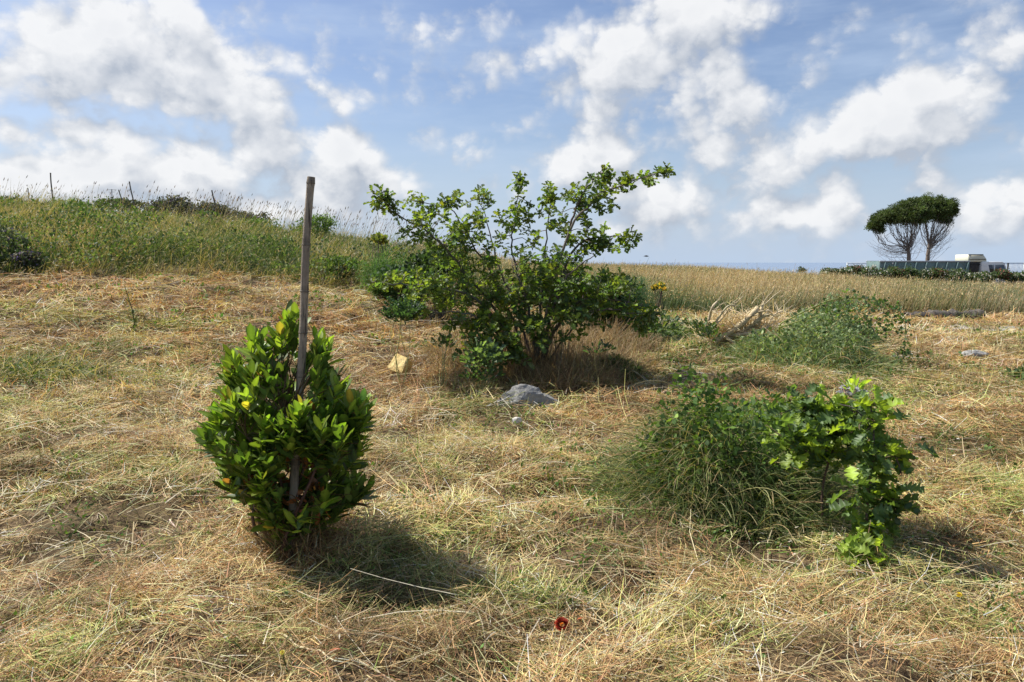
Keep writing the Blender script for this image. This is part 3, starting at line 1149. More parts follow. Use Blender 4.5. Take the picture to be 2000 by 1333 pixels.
# ------------------------------------------------------------------ bamboo stake and bay shrub in the left foreground
def cane(name, base, top, r0, r1, label, cat, group=None, nodes=9, C=(.30, .25, .19)):
    """a weathered cane with node rings and an open cut top"""
    e = empty(name, base, label, cat, group)
    base = np.array(base)
    top = np.array(top)
    g = Geo()
    n = 80
    ts = np.linspace(0, 1, n)
    P = base + (top - base) * ts[:, None]
    side = np.array([1, 0.3, 0])
    P = P + side * (0.006 * np.sin(ts * 5.0) + .003 * np.sin(ts * 13))[:, None]
    r = r0 + (r1 - r0) * ts
    nd = np.linspace(0.06, .97, nodes) + U(-.02, .02, nodes)
    cc = np.tile(np.array(C), (n, 1)) * (0.85 + .3 * vnoise(ts * 14, ts * 0, 3))[:, None]
    for q in nd:
        w = np.exp(-((ts - q) / .0065) ** 2)
        r = r * (1 + .13 * w)
        cc = cc * (1 - .4 * np.exp(-((ts - q - .008) / .007) ** 2))[:, None]
    sides = 16
    tube(g, P, r, np.repeat(cc, sides, axis=0), sides=sides, cap=False)
    # rim wall and dark hollow
    d = (top - base) / np.linalg.norm(top - base)
    fr = frames(d[None])[0]
    a = np.arange(sides) * 2 * math.pi / sides
    ring = lambda rr, dz: P[-1] + d * dz + rr * (np.cos(a)[:, None] * fr[:, 0] + np.sin(a)[:, None] * fr[:, 2])
    V = np.vstack([ring(r[-1], 0), ring(r[-1] * .72, .001), ring(r[-1] * .68, -.05), P[-1:] - d * .05])
    F_ = [(k * sides + s, k * sides + (s + 1) % sides, (k + 1) * sides + (s + 1) % sides, (k + 1) * sides + s) for k in range(2) for s in range(sides)]
    g.add(V, F_, np.array(C) * .55)
    g.build('cane', MATS['cane'] if 'cane' in MATS else col_mat('cane', rough=0.75, spec=0.25, var=0.35, nscale=35, bump=0.35, bscale=120), e, smooth=True)
    # node rings as a part of their own
    for q in nd:
        g = Geo()
        i = q * (n - 1)
        j = int(i)
        c = P[j] * (1 - (i - j)) + P[min(j + 1, n - 1)] * (i - j)
        rr = (r0 + (r1 - r0) * q) * 1.10
        pp = [c - d * .004, c - d * .0015, c + d * .0015, c + d * .004]
        tube(g, pp, [rr * .95, rr * 1.06, rr * 1.06, rr * .95], np.array(C) * .6, sides=16, cap=False)
        g.build('node_ring', MATS['cane'], e, smooth=True)
    return e


bay_base = ground_at(565, 1108)
BY = bay_base[1]
stake_base = at(561, 1125, BY - .03)
cane('bamboo_stake', stake_base, at(610, 346, BY - .10), .0215, .0175, 'thick weathered grey-brown bamboo stake standing tall through the bay shrub', 'stake')


def grow(g, p0, p1, r0, r1, C, sag=0.0, wob=.04, n=10, sides=5):
    p0 = np.asarray(p0, float)
    p1 = np.asarray(p1, float)
    L = np.linalg.norm(p1 - p0)
    m1 = p0 + (p1 - p0) * .35 + rng.normal(0, wob * L, 3) + [0, 0, sag * L]
    m2 = p0 + (p1 - p0) * .7 + rng.normal(0, wob * L, 3) + [0, 0, sag * L * .8]
    pts = spline([p0, m1, m2, p1], n)
    tube(g, pts, np.linspace(r0, r1, n), np.asarray(C), sides=sides, cap=False)
    return pts


def build_bay():
    e = empty('bay_shrub', bay_base, 'glossy bright green bay-leaved shrub growing round the tall bamboo stake', 'shrub')
    st = Geo()
    lf = Geo()
    # crown: (px, py, rx, ry, shoots, depth half range)
    EL = [(566, 618, 12, 10, 4, .05), (560, 655, 20, 24, 6, .08), (505, 665, 16, 18, 6, .10), (515, 715, 28, 28, 9, .14), (625, 678, 20, 22, 5, .10), (618, 720, 28, 26, 7, .14),
          (450, 705, 16, 16, 6, .10), (495, 745, 16, 20, 3, .1), (462, 765, 38, 40, 12, .2), (655, 740, 24, 30, 7, .16), (690, 790, 26, 34, 9, .18), (560, 800, 60, 44, 16, .30), (430, 800, 24, 24, 7, .16),
          (400, 850, 14, 20, 6, .14), (715, 800, 8, 14, 4, .1), (722, 960, 10, 8, 2, .08), (440, 885, 38, 38, 14, .24), (520, 880, 62, 60, 26, .34), (620, 860, 62, 60, 24, .34), (690, 860, 26, 40, 10, .22), (468, 945, 32, 26, 10, .22),
          (535, 960, 54, 40, 16, .28), (630, 940, 54, 44, 16, .28), (685, 950, 26, 34, 8, .2), (545, 1000, 34, 22, 8, .2), (590, 1015, 40, 22, 8, .18), (560, 930, 90, 100, 22, .34), (640, 990, 34, 20, 6, .16), (470, 830, 60, 60, 14, .26), (640, 800, 50, 50, 12, .26), (578, 835, 34, 34, 9, -.24), (530, 860, 40, 40, 8, -.28), (640, 850, 36, 36, 7, -.26), (540, 740, 24, 20, 5, -.1), (555, 1045, 30, 10, 3, -.10)]
    bpts = [bay_base + np.array([dx, dy, 0]) for dx, dy in ((-.05, .05), (.04, .03), (0, .09), (-.02, .0), (.08, .07), (-.09, .03))]
    hubs = []
    for k in range(15):
        b = bpts[k % 6]
        px = U(455, 665)
        py = U(780, 960)
        h = at(px, py, BY + U(-.18, .22))
        hubs.append(grow(st, b + rng.normal(0, .01, 3), h, .010, .006, jit((.16, .10, .07), 1)[0], wob=.05, n=9, sides=5))
    allh = np.concatenate([h[3:] for h in hubs])
    P, D, S, C, RO = [], [], [], [], []
    for (px, py, rx, ry, ns, dd) in EL:
        for i in range(ns):
            a = U(0, 6.283)
            q = math.sqrt(U(0, 1))
            y = BY + .04 + U(-1, 1) * dd if dd > 0 else BY + dd * U(.6, 1.2)
            tip = at(px + rx * q * math.cos(a), py + ry * q * math.sin(a), y)
            low = allh[allh[:, 2] < tip[2] - .03]
            if len(low) == 0:
                low = allh
            j = np.argmin(((low - tip) ** 2).sum(1) + U(0, .02, len(low)))
            pts = grow(st, low[j], tip, .0032, .0016, jit((.13, .085, .04), 1)[0], sag=.0, wob=.06, n=8, sides=4)
            # direction: outward and strongly up
            dr = pts[-1] - pts[-3]
            dr = dr / np.linalg.norm(dr)
            out = tip - (bay_base + np.array([0, 0, .45]))
            out = out / np.linalg.norm(out)
            ax = dr * .35 + out * .40 + np.array([0, 0, .95])
            ax /= np.linalg.norm(ax)
            nl = int(U(9, 14))
            L0 = .105 if tip[2] > .35 else .11
            young = U(0, 1) < (.75 if tip[2] > .75 else .45)
            for m in range(nl):
                t = m / nl
                phi = m * 2.4 + U(-.4, .4)
                f = frames(ax[None])[0]
                spread = 1.0 - .72 * t + U(-.15, .2)
                d = ax * math.cos(spread) + (f[:, 0] * math.cos(phi) + f[:, 2] * math.sin(phi)) * math.sin(spread)
                pos = tip - ax * (.12 * (1 - t))
                P.append(pos)
                D.append(d)
                # leaf faces up / outwards
                S.append(L0 * U(.6, 1.22) * (1 - .28 * t))
                RO.append(U(-.5, .5))
                base = (.190, .260, .045) if young and t > .15 else (.10, .150, .034)
                if U() < .025:
                    base = (.34, .27, .05) if U() < .6 else (.22, .11, .04)
                C.append(np.array(base) * math.exp(rng.normal(0, .28)) * np.exp(rng.normal(0, .06, 3)))
    P, D, S, C, RO = map(np.array, (P, D, S, C, RO))
    # the stake stands free of leaves where the photo shows it
    mid = P + D * S[:, None] * .6
    mx, my = project(mid)
    sxp = np.interp(my, [346, 1125], [610, 561])
    hide = (np.abs(mx - sxp) < 22) & (mid[:, 1] < BY + .0) & ((my < 765) | ((my > 885) & (my < 1005)))
    P, D, S, C, RO = P[~hide], D[~hide], S[~hide], C[~hide], RO[~hide]
    hf = U(0, 1, len(P)) < .5
    fr = frames(D, RO)
    scatter(lf, BAY[0], BAY[1], P[hf], fr[hf], S[hf], C[hf])
    scatter(lf, BAY2[0], BAY2[1], P[~hf], fr[~hf], S[~hf], C[~hf])
    # reddish leaf stalk bits and dead leaves inside
    n = 130
    px = U(520, 640, n)
    py = U(850, 1030, n)
    pos = np.array([at(a, b, BY + U(-.12, .15)) for a, b in zip(px, py)])
    scatter(lf, BAY[0], BAY[1], pos, frames(rand_dirs(n, -.6), U(0, 6, n)), U(.03, .07, n), jit((.26, .10, .035), n, .3))
    st.build('stems', BARK, e, smooth=True)
    lf.build('foliage', BAYLEAF, e, smooth=True)
    return e


build_bay()


def build_bay_foot():
    g = Geo()
    n = 1500
    a = U(0, 6.283, n)
    q = np.abs(rng.normal(0, .17, n))
    x = bay_base[0] + .02 + q * np.cos(a)
    y = bay_base[1] + .02 + q * np.sin(a)
    C = np.array([(.45, .33, .18), (.30, .18, .09), (.16, .10, .06), (.20, .22, .07)])[rng.choice(4, n, p=[.35, .3, .2, .15])] * np.exp(rng.normal(0, .25, (n, 1)))
    ribbons(g, np.c_[x, y, H(x, y)], U(0, 6.283, n), U(.8, 1.5, n), U(.10, .42, n) * (1.1 - q * 1.5).clip(.3, 1), .004, U(.1, 1.3, n), C, seg=3, tipw=.4)
    tag(g.build('dry_foot_grass', STRAW), 'dry brown grass standing round the foot of the bay shrub and stake', 'dry grass', kind='stuff')


build_bay_foot()


# ------------------------------------------------------------------ the big multi-stemmed oak shrub
oak_base = ground_at(1045, 738)
OY = oak_base[1]


def oak_leaf_spray(P, D, S, C, RO, tip, dr, n, size, light, droop=.0):
    f = frames(dr[None])[0]
    for m in range(n):
        t = m / n
        phi = m * 2.4 + U(-.5, .5)
        spread = 1.35 - .75 * t + U(-.2, .2)
        d = dr * math.cos(spread) + (f[:, 0] * math.cos(phi) + f[:, 2] * math.sin(phi)) * math.sin(spread)
        d = d + np.array([0, 0, -.12 - droop])
        d /= np.linalg.norm(d)
        P.append(tip - dr * (size * 1.3 * (1 - t)))
        D.append(d)
        S.append(size * U(.7, 1.25))
        RO.append(U(-.9, .9))
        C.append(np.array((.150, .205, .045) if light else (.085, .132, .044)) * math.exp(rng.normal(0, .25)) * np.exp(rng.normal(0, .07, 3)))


def build_oak():
    e = empty('oak_shrub', oak_base, 'big sprawling multi-stemmed oak shrub with lobed leaves against the sky', 'shrub')
    st = Geo()
    LIMBS = [
        ([(1030, 735, 0), (990, 640, -.05), (930, 560, -.15), (885, 505, -.25), (835, 452, -.35), (785, 428, -.4), (748, 392, -.45)], .019, .005),
        ([(1035, 735, .1), (1000, 620, .15), (950, 520, .2), (905, 445, .25), (880, 410, .25), (808, 392, .2)], .016, .004),
        ([(1040, 735, .15), (1005, 600, .3), (975, 520, .45), (955, 450, .5), (935, 390, .5)], .016, .004),
        ([(1045, 735, .1), (1030, 600, .2), (1000, 490, .3), (1006, 430, .35), (1015, 352, .3)], .016, .004),
        ([(1050, 735, 0), (1062, 640, -.05), (1085, 545, -.1), (1112, 452, -.15), (1148, 405, -.2), (1185, 372, -.25), (1240, 352, -.3), (1300, 334, -.35)], .022, .005),
        ([(1112, 452, -.15), (1128, 400, -.1), (1150, 362, -.05), (1188, 322, 0)], .014, .004),
        ([(1050, 735, .05), (1075, 620, .1), (1110, 505, .1), (1145, 470, .1), (1190, 462, .05), (1235, 462, .0)], .022, .004),
        ([(1045, 735, .2), (1058, 580, .4), (1065, 480, .5), (1080, 378, .5)], .022, .004),
        ([(1055, 735, 0), (1080, 650, -.2), (1130, 590, -.35), (1200, 588, -.45), (1262, 600, -.5)], .022, .005),
        ([(1055, 735, .1), (1100, 620, .3), (1180, 575, .5), (1235, 560, .6)], .018, .005),
        ([(1058, 700, 0), (1110, 612, -.25), (1180, 606, -.4), (1240, 612, -.5), (1290, 612, -.55)], .015, .004),
        ([(1030, 735, -.05), (985, 640, -.2), (920, 580, -.35), (845, 560, -.45), (770, 555, -.5), (735, 552, -.5)], .022, .005),
        ([(1030, 735, .05), (960, 620, .3), (880, 570, .5), (800, 545, .6)], .018, .005),
        ([(1030, 720, -.1), (960, 640, -.35), (900, 610, -.5), (845, 612, -.55), (795, 604, -.6)], .014, .004),
        ([(1035, 735, -.1), (1000, 690, -.35), (960, 665, -.5), (938, 685, -.6)], .012, .004),
        ([(1045, 735, 0), (1040, 640, -.35), (1020, 560, -.55), (1000, 520, -.6)], .020, .005),
        ([(1050, 735, 0), (1075, 620, -.4), (1110, 540, -.55), (1160, 500, -.6)], .020, .005),
        ([(1060, 735, 0), (1120, 640, -.1), (1160, 600, -.2), (1168, 622, -.3)], .012, .004),
    ]
    lines = []
    for pl, r0, r1 in LIMBS:
        w = [at(px, py, OY + dy) for px, py, dy in pl]
        w[0] = w[0] * .4 + (oak_base + rng.normal(0, .05, 3)) * .6 if pl[0][1] > 690 else w[0]
        pts = spline(w, 22)
        pts[2:-2] += rng.normal(0, .008, (18, 3))
        tube(st, pts, np.linspace(r0, r1, 22), jit((.11, .095, .08), 1, .15)[0], sides=7, cap=False)
        lines.append(pts)
    allp = np.concatenate([l[5:] for l in lines])
    BL = [  # px, py, rx, ry, twigs, dY centre, dY half
        (742, 385, 30, 18, 13, -.42, .12), (755, 402, 22, 14, 6, -.42, .12), (808, 392, 22, 14, 8, .2, .15), (800, 425, 28, 16, 8, -.2, .3), (842, 412, 18, 18, 6, .1, .2), (868, 392, 24, 16, 9, .25, .15),
        (935, 385, 42, 16, 14, .45, .2), (900, 425, 50, 28, 20, .1, .4), (1016, 358, 14, 22, 9, .3, .12), (1010, 400, 30, 26, 14, .3, .2), (985, 440, 34, 26, 10, .3, .3), (1030, 445, 22, 22, 8, .3, .3), (1082, 372, 24, 16, 9, .45, .15),
        (1065, 402, 24, 22, 10, .4, .2), (1120, 392, 26, 22, 9, -.05, .2), (1150, 365, 26, 20, 10, -.05, .12), (1186, 335, 15, 24, 12, 0, .12), (1180, 372, 20, 12, 6, -.2, .12), (1228, 355, 30, 12, 10, -.28, .1), (1272, 345, 22, 12, 9, -.32, .1),
        (1302, 334, 14, 10, 7, -.35, .1), (1165, 402, 20, 14, 8, -.15, .15), (1160, 380, 18, 10, 3, -.15, .15), (1198, 400, 6, 4, 1, -.1, .1), (1150, 430, 22, 26, 11, .0, .25), (1100, 440, 36, 30, 12, .1, .35), (1190, 460, 36, 22, 14, .05, .25),
        (1232, 462, 18, 14, 8, 0, .15), (1190, 485, 30, 18, 9, .1, .2), (1140, 480, 34, 22, 12, 0, .35), (830, 460, 32, 26, 10, -.3, .25), (880, 470, 46, 30, 18, 0, .45), (930, 460, 40, 36, 17, .2, .4), (960, 505, 34, 24, 9, .1, .4),
        (790, 455, 18, 14, 4, -.3, .2), (900, 520, 60, 26, 20, 0, .5), (1060, 500, 44, 30, 16, 0, .5), (1110, 520, 50, 30, 18, 0, .5), (990, 555, 60, 28, 22, 0, .55), (1060, 560, 60, 30, 24, -.1, .6), (1150, 550, 56, 28, 22, 0, .55),
        (1030, 520, 36, 26, 12, -.35, .25), (880, 565, 60, 26, 22, 0, .55), (810, 545, 50, 20, 14, 0, .5), (755, 552, 34, 16, 9, -.3, .25), (830, 585, 60, 18, 15, -.2, .4), (940, 595, 60, 24, 22, -.1, .5), (1040, 600, 60, 22, 18, -.2, .45),
        (1120, 590, 50, 22, 16, -.2, .4), (1200, 590, 46, 20, 14, -.3, .3), (1245, 605, 34, 18, 10, -.4, .2), (1290, 615, 20, 10, 4, -.5, .1), (1168, 618, 16, 22, 8, -.3, .15), (795, 605, 30, 12, 8, -.6, .15), (960, 630, 44, 22, 14, -.3, .35),
        (930, 655, 32, 22, 9, -.4, .25), (940, 688, 34, 16, 9, -.6, .2), (910, 690, 24, 14, 4, -.5, .2), (1010, 560, 50, 26, 10, -.5, .2), (1100, 560, 50, 26, 9, -.5, .2), (1190, 545, 36, 22, 8, .2, .4), (1215, 565, 30, 20, 7, .4, .3), (990, 620, 40, 20, 8, -.1, .4), (960, 650, 50, 26, 7, -.6, .2), (1010, 640, 50, 24, 14, -.65, .2), (1090, 625, 50, 16, 10, -.6, .2), (1000, 680, 36, 24, 4, -.7, .15), (900, 630, 40, 18, 5, -.6, .2), (820, 570, 60, 22, 12, -.6, .2), (1200, 570, 60, 24, 12, -.5, .2), (1140, 600, 40, 20, 8, -.6, .2), (1265, 640, 34, 10, 6, -.6, .15), (985, 700, 34, 26, 4, -.75, .15), (1070, 640, 46, 26, 9, -.7, .12), (1040, 690, 30, 30, 4, -.75, .12), (1150, 640, 40, 20, 4, -.6, .2)]
    P, D, S, C, RO = [], [], [], [], []
    for (px, py, rx, ry, ns, d0, dd) in BL:
        for i in range(max(1, round(ns * (.66 if py < 500 else .9)))):
            a = U(0, 6.283)
            q = math.sqrt(U(0, 1))
            tip = at(px + rx * q * math.cos(a), py + ry * q * math.sin(a), OY + d0 + U(-1, 1) * dd)
            dist = ((allp - tip) ** 2).sum(1) + np.where(allp[:, 2] > tip[2] + .1, .15, 0) + U(0, .02, len(allp))
            s = allp[np.argmin(dist)]
            pts = grow(st, s, tip, .005, .0022, jit((.16, .13, .10), 1, .15)[0], sag=.03, wob=.05, n=7, sides=4)
            dr = pts[-1] - pts[-3] + rng.normal(0, .02, 3)
            dr = dr / max(np.linalg.norm(dr), 1e-6)
            dr = dr * .7 + np.array([0, 0, .35]) + rng.normal(0, .15, 3)
            dr /= np.linalg.norm(dr)
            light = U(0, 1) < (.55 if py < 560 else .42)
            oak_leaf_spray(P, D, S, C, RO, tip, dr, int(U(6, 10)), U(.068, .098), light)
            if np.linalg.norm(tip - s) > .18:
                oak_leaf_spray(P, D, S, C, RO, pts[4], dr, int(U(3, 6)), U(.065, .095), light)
    P, D, S, C, RO = map(np.array, (P, D, S, C, RO))
    hf = U(0, 1, len(P)) < .5
    fr = frames(D, RO)
    lf = Geo()
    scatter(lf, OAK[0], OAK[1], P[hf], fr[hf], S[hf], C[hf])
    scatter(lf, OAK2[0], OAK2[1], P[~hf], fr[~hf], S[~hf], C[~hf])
    # pale catkin threads hanging among the leaves
    k = rng.choice(len(P), 260)
    ribbons(lf, P[k], U(0, 6.28, 260), -U(1.2, 1.5, 260), U(.05, .14, 260), .006, 0, jit((.42, .40, .20), 260), seg=2)
    st.build('branches', BARK, e, smooth=True)
    lf.build('foliage', OAKLEAF, e)
    print('oak leaves', len(P))


build_oak()


def build_thicket():
    """dead grass and stalks standing under the oak"""
    g = Geo()
    for (px, py, rx, ry, n, Lm, cols) in [(1090, 735, 130, 26, 6500, .50, 0), (940, 720, 90, 24, 2600, .34, 0), (1160, 720, 90, 30, 3600, .36, 0), (1040, 700, 90, 30, 2600, .62, 0), (880, 690, 50, 24, 1100, .3, 0), (1080, 690, 110, 30, 2400, .55, 0), (1230, 715, 60, 24, 1500, .30, 0), (1170, 680, 110, 30, 3400, .55, 0), (870, 720, 60, 26, 1100, .30, 0), (1010, 735, 90, 20, 2400, .42, 0)]:
        c = ground_at(px, py)
        e = ground_at(px + rx, py)
        f = ground_at(px, py - ry)
        a = U(0, 6.283, n)
        q = np.sqrt(U(0, 1, n))
        x = c[0] + (e[0] - c[0]) * q * np.cos(a)
        y = c[1] + min(.9, f[1] - c[1]) * q * np.sin(a)
        C = np.array([(.36, .25, .14), (.46, .36, .21), (.24, .155, .09), (.15, .10, .06), (.28, .26, .12), (.10, .12, .045)])[rng.choice(6, n, p=[.3, .2, .2, .12, .12, .06])] * np.exp(rng.normal(0, .2, (n, 1)))
        ribbons(g, np.c_[x, y, H(x, y)], U(0, 6.283, n), U(.75, 1.5, n), Lm * U(.4, 1.15, n) * (1.15 - .6 * q), .006, U(.0, 1.3, n), C, seg=3, tipw=.4)
    tag(g.build('dead_grass_thicket', STRAW), 'thicket of standing brown dead grass under the big oak shrub', 'dead grass', kind='stuff')
    # pale straight stalks
    g = Geo()
    n = 60
    px = U(960, 1110, n)
    base = np.array([ground_at(a, b) for a, b in zip(px, U(725, 750, n))])
    for b in base:
        top = b + np.array([U(-.12, .12), U(-.1, .1), U(.35, .85)])
        tube(g, spline([b, (b + top) / 2 + rng.normal(0, .02, 3), top], 6), np.linspace(.006, .003, 6), jit((.26, .21, .14), 1)[0], sides=4, cap=False)
    tag(g.build('dead_stalks', BARK), 'bare upright dead stalks among the stems of the big oak shrub', 'dead stalks', kind='stuff')


build_thicket()


# ------------------------------------------------------------------ oak sapling on the right with its second stem
def big_leaf_sapling(name, base_px, baseY, limbs, blobs, size, label, leafn=(5, 9), group=None, yg=.6):
    b = at(*base_px, baseY)
    b[2] = H(b[0], b[1])
    e = empty(name, b, label, 'sapling', group)
    st = Geo()
    lines = []
    for pl, r0, r1 in limbs:
        w = [at(px, py, baseY + dy) for px, py, dy in pl]
        if pl[0][1] >= base_px[1] - 5:
            w[0] = b
        pts = spline(w, 18)
        tube(st, pts, np.linspace(r0, r1, 18), jit((.12, .085, .065), 1, .15)[0], sides=7, cap=False)
        lines.append(pts)
    allp = np.concatenate([l[4:] for l in lines])
    P, D, S, C, RO = [], [], [], [], []
    for (px, py, rx, ry, ns, d0, dd, young) in blobs:
        for i in range(ns):
            a = U(0, 6.283)
            q = math.sqrt(U(0, 1))
            tip = at(px + rx * q * math.cos(a), py + ry * q * math.sin(a), baseY + d0 + U(-1, 1) * dd)
            s = allp[np.argmin(((allp - tip) ** 2).sum(1))]
            pts = grow(st, s, tip, .0035, .002, (.20, .15, .09), sag=.05, n=6, sides=4)
            dr = pts[-1] - pts[-3]
            dr = dr / max(1e-6, np.linalg.norm(dr)) + rng.normal(0, .3, 3) + np.array([0, 0, .15])
            dr /= np.linalg.norm(dr)
            k0 = len(C)
            oak_leaf_spray(P, D, S, C, RO, tip, dr, int(U(*leafn)), size, False)
            for k in range(k0, len(C)):
                t = (k - k0) / max(1, len(C) - k0)
                isy = U(0, 1) < young * (.65 + t)
                C[k] = np.array((.23, .315, .05) if isy else (.09, .145, .05)) * math.exp(rng.normal(0, .2))
                if isy:
                    S[k] *= .85
    P, D, S, C, RO = map(np.array, (P, D, S, C, RO))
    lf = Geo()
    hf = U(0, 1, len(P)) < .5
    fr = frames(D, RO)
    scatter(lf, OAK[0], OAK[1], P[hf], fr[hf], S[hf], C[hf])
    scatter(lf, OAK2[0], OAK2[1], P[~hf], fr[~hf], S[~hf], C[~hf])
    st.build('stems', BARK, e, smooth=True)
    lf.build('foliage', OAKLEAF, e)
    return e


SY = ground_at(1665, 1092)[1]
big_leaf_sapling('oak_sapling', (1668, 1085), SY,
                 [([(1668, 1085, 0), (1690, 1030, 0), (1694, 985, 0), (1704, 900, .02), (1706, 840, .05), (1700, 790, .08)], .009, .004),
                  ([(1704, 900, .02), (1730, 870, .0), (1752, 900, -.05), (1762, 930, -.08)], .004, .0025),
                  ([(1694, 985, 0), (1725, 960, .05), (1742, 1000, .03)], .004, .0025),
                  ([(1672, 1072, 0), (1700, 1040, -.05), (1690, 1072, -.14), (1676, 1098, -.18)], .004, .0025),
                  ([(1706, 840, .05), (1670, 800, .05), (1640, 790, .1)], .004, .0025)],
                 [(1710, 785, 22, 14, 4, .08, .08, .9), (1700, 830, 34, 18, 6, .06, .12, .25), (1735, 880, 34, 22, 7, 0, .12, .35), (1762, 900, 18, 20, 4, -.05, .08, .7), (1655, 950, 20, 22, 3, .05, .1, .1),
                  (1710, 940, 34, 22, 6, .05, .1, .35), (1745, 960, 18, 30, 4, .03, .08, .3), (1725, 1010, 22, 16, 3, .04, .08, .1), (1700, 1025, 30, 16, 4, 0, .08, .2),
                  (1692, 1050, 26, 14, 4, -.08, .06, .7), (1690, 1075, 24, 12, 3, -.12, .06, .95), (1676, 1095, 12, 12, 3, -.16, .04, 1.0), (1660, 1110, 18, 12, 2, -.02, .05, .1), (1660, 1060, 14, 10, 1, -.1, .04, 1.0)],
                 .118, 'oak sapling on the far right with large lobed leaves and bright yellow-green tips', leafn=(3, 6))
big_leaf_sapling('oak_sapling', (1608, 1010), SY + .42,
                 [([(1608, 1010, 0), (1606, 960, 0), (1618, 905, 0), (1640, 850, .0), (1660, 810, .02)], .008, .004),
                  ([(1618, 905, 0), (1580, 880, -.05), (1550, 870, -.1)], .004, .0025),
                  ([(1640, 850, 0), (1590, 810, .05), (1545, 800, .1)], .004, .0025),
                  ([(1640, 850, 0), (1670, 850, -.05), (1690, 870, -.05)], .004, .0025)],
                 [(1640, 800, 44, 22, 9, .05, .15, .45), (1680, 820, 34, 20, 6, .0, .12, .35), (1590, 790, 44, 22, 8, .1, .18, .35), (1580, 840, 46, 26, 9, 0, .2, .45), (1630, 855, 44, 24, 8, -.05, .15, .5),
                  (1560, 880, 32, 20, 6, -.1, .12, .7), (1600, 885, 30, 14, 5, -.05, .1, .55), (1640, 890, 14, 12, 2, 0, .1, .3), (1520, 830, 30, 24, 5, .05, .15, .35), (1540, 790, 26, 18, 4, .15, .15, .3), (1665, 880, 24, 22, 5, .05, .08, .05)],
                 .112, 'oak sapling leaning left over the green weed heap, on a thin dark stem', leafn=(3, 7))


# ------------------------------------------------------------------ heaps of weeds and cut greens
def weed_heap(name, c, ex, ey, hgt, label, nblade, nleaf, nvine, cols, Lb=.4, wb=.004, lsz=.035, leafcols=None, dry=.25, group=None, cat='weeds'):
    """a tangled mound: grass blades, small leaves and thin trailing stems"""
    e = empty(name, c, label, cat, group)

    def surf(n, f0=.15, f1=1.0):
        a = U(0, 6.283, n)
        q = np.sqrt(U(0, 1, n)) * (.85 + .3 * vnoise(a * 1.3, a * 0, 7))
        x = c[0] + ex * q * np.cos(a)
        y = c[1] + ey * q * np.sin(a)
        top = hgt * np.clip(1 - q ** 2.6, 0, 1) * (.38 + 1.15 * fbm(x, y, 3.4, 2, 9))
        z = H(x, y) + top * U(f0, f1, n)
        return np.c_[x, y, z], a, q
    g = Geo()
    P, a, q = surf(nblade, .0, .75)
    cols = np.array(cols)
    isd = U(0, 1, nblade) < dry
    C = np.where(isd[:, None], (.40, .32, .16), cols[rng.integers(0, len(cols), nblade)]) * np.exp(rng.normal(0, .25, (nblade, 1)))
    az = math.pi / 2 - a + rng.normal(0, 1.2, nblade)
    ribbons(g, P, az, U(-.1, 1.3, nblade), Lb * U(.35, 1.2, nblade), wb * U(.6, 1.4, nblade), U(.6, 2.2, nblade), C, seg=4, tipw=.2, bend=rng.normal(0, .5, nblade))
    gb = g
    g = Geo()
    P, a, q = surf(nleaf, .4, 1.15)
    lc = np.array(leafcols if leafcols is not None else cols)
    C = lc[rng.integers(0, len(lc), nleaf)] * np.exp(rng.normal(0, .25, (nleaf, 1)))
    hk = U(0, 1, nleaf) < .4
    fr = frames(rand_dirs(nleaf, .35), U(0, 6, nleaf))
    sz = lsz * U(.4, 1.3, nleaf)
    scatter(g, ROUNDL[0], ROUNDL[1], P[hk], fr[hk], sz[hk], C[hk])
    scatter(g, SMALL[0] * [.8, 1, 1], SMALL[1], P[~hk], fr[~hk], sz[~hk] * 1.2, C[~hk])
    g.build('leaves', GRASS, e)
    if nvine:
        g = gb
        P, a, q = surf(nvine, .3, .9)
        for i in range(nvine):
            d = np.array([math.cos(a[i] + U(-.6, .6)), math.sin(a[i] + U(-.6, .6)), U(.1, .5)])
            L = Lb * U(.6, 1.5)
            pts = spline([P[i], P[i] + d * L * .4 + [0, 0, .02], P[i] + d * L * .8 - [0, 0, L * .05], P[i] + d * L * 1.1 - [0, 0, L * .25]], 8)
            tube(g, pts, np.linspace(.0028, .0014, 8) * (wb / .004), jit((.22, .24, .09) if U() < .6 else (.40, .33, .18), 1)[0], sides=3, cap=False)
    gb.build('grass_blades', GRASS, e)
    return e


GC = [(.085, .135, .035), (.13, .18, .045), (.055, .09, .03), (.20, .23, .08), (.045, .075, .03)]
GLF = [(.13, .22, .04), (.08, .15, .035), (.05, .09, .03), (.17, .25, .05)]
wc = ground_at(1420, 1000)
weed_heap('weed_mound', np.array([wc[0], wc[1] + .12, wc[2]]), .66, .56, .60, 'dense tangled mound of green grass and weeds left of the oak sapling', 17000, 7500, 240, GC, Lb=.34, wb=.0045, lsz=.038, dry=.22, leafcols=GLF)
wc = ground_at(1545, 940)
weed_heap('weed_mound', wc, .30, .46, .36, 'green leafy weeds massed under the leaning oak sapling', 3600, 2000, 40, GC, Lb=.26, wb=.0045, lsz=.038, dry=.18, leafcols=GLF)
wc = ground_at(1290, 930)
weed_heap('weed_mound', wc, .30, .30, .16, 'low outlying clump of green weeds at the left end of the tangled mound', 1100, 700, 30, GC, Lb=.26, wb=.005, lsz=.042, dry=.3, leafcols=GLF)
wc = ground_at(1505, 880)
weed_heap('weed_mound', wc, .66, .60, .34, 'loose leafy green weeds behind the tangled mound, left of the sapling crown', 3600, 2200, 60, GC, Lb=.28, wb=.005, lsz=.045, dry=.3, leafcols=GLF)
GH = [(.13, .19, .075), (.19, .26, .11), (.09, .14, .055), (.27, .33, .17)]
wc = ground_at(1600, 725)
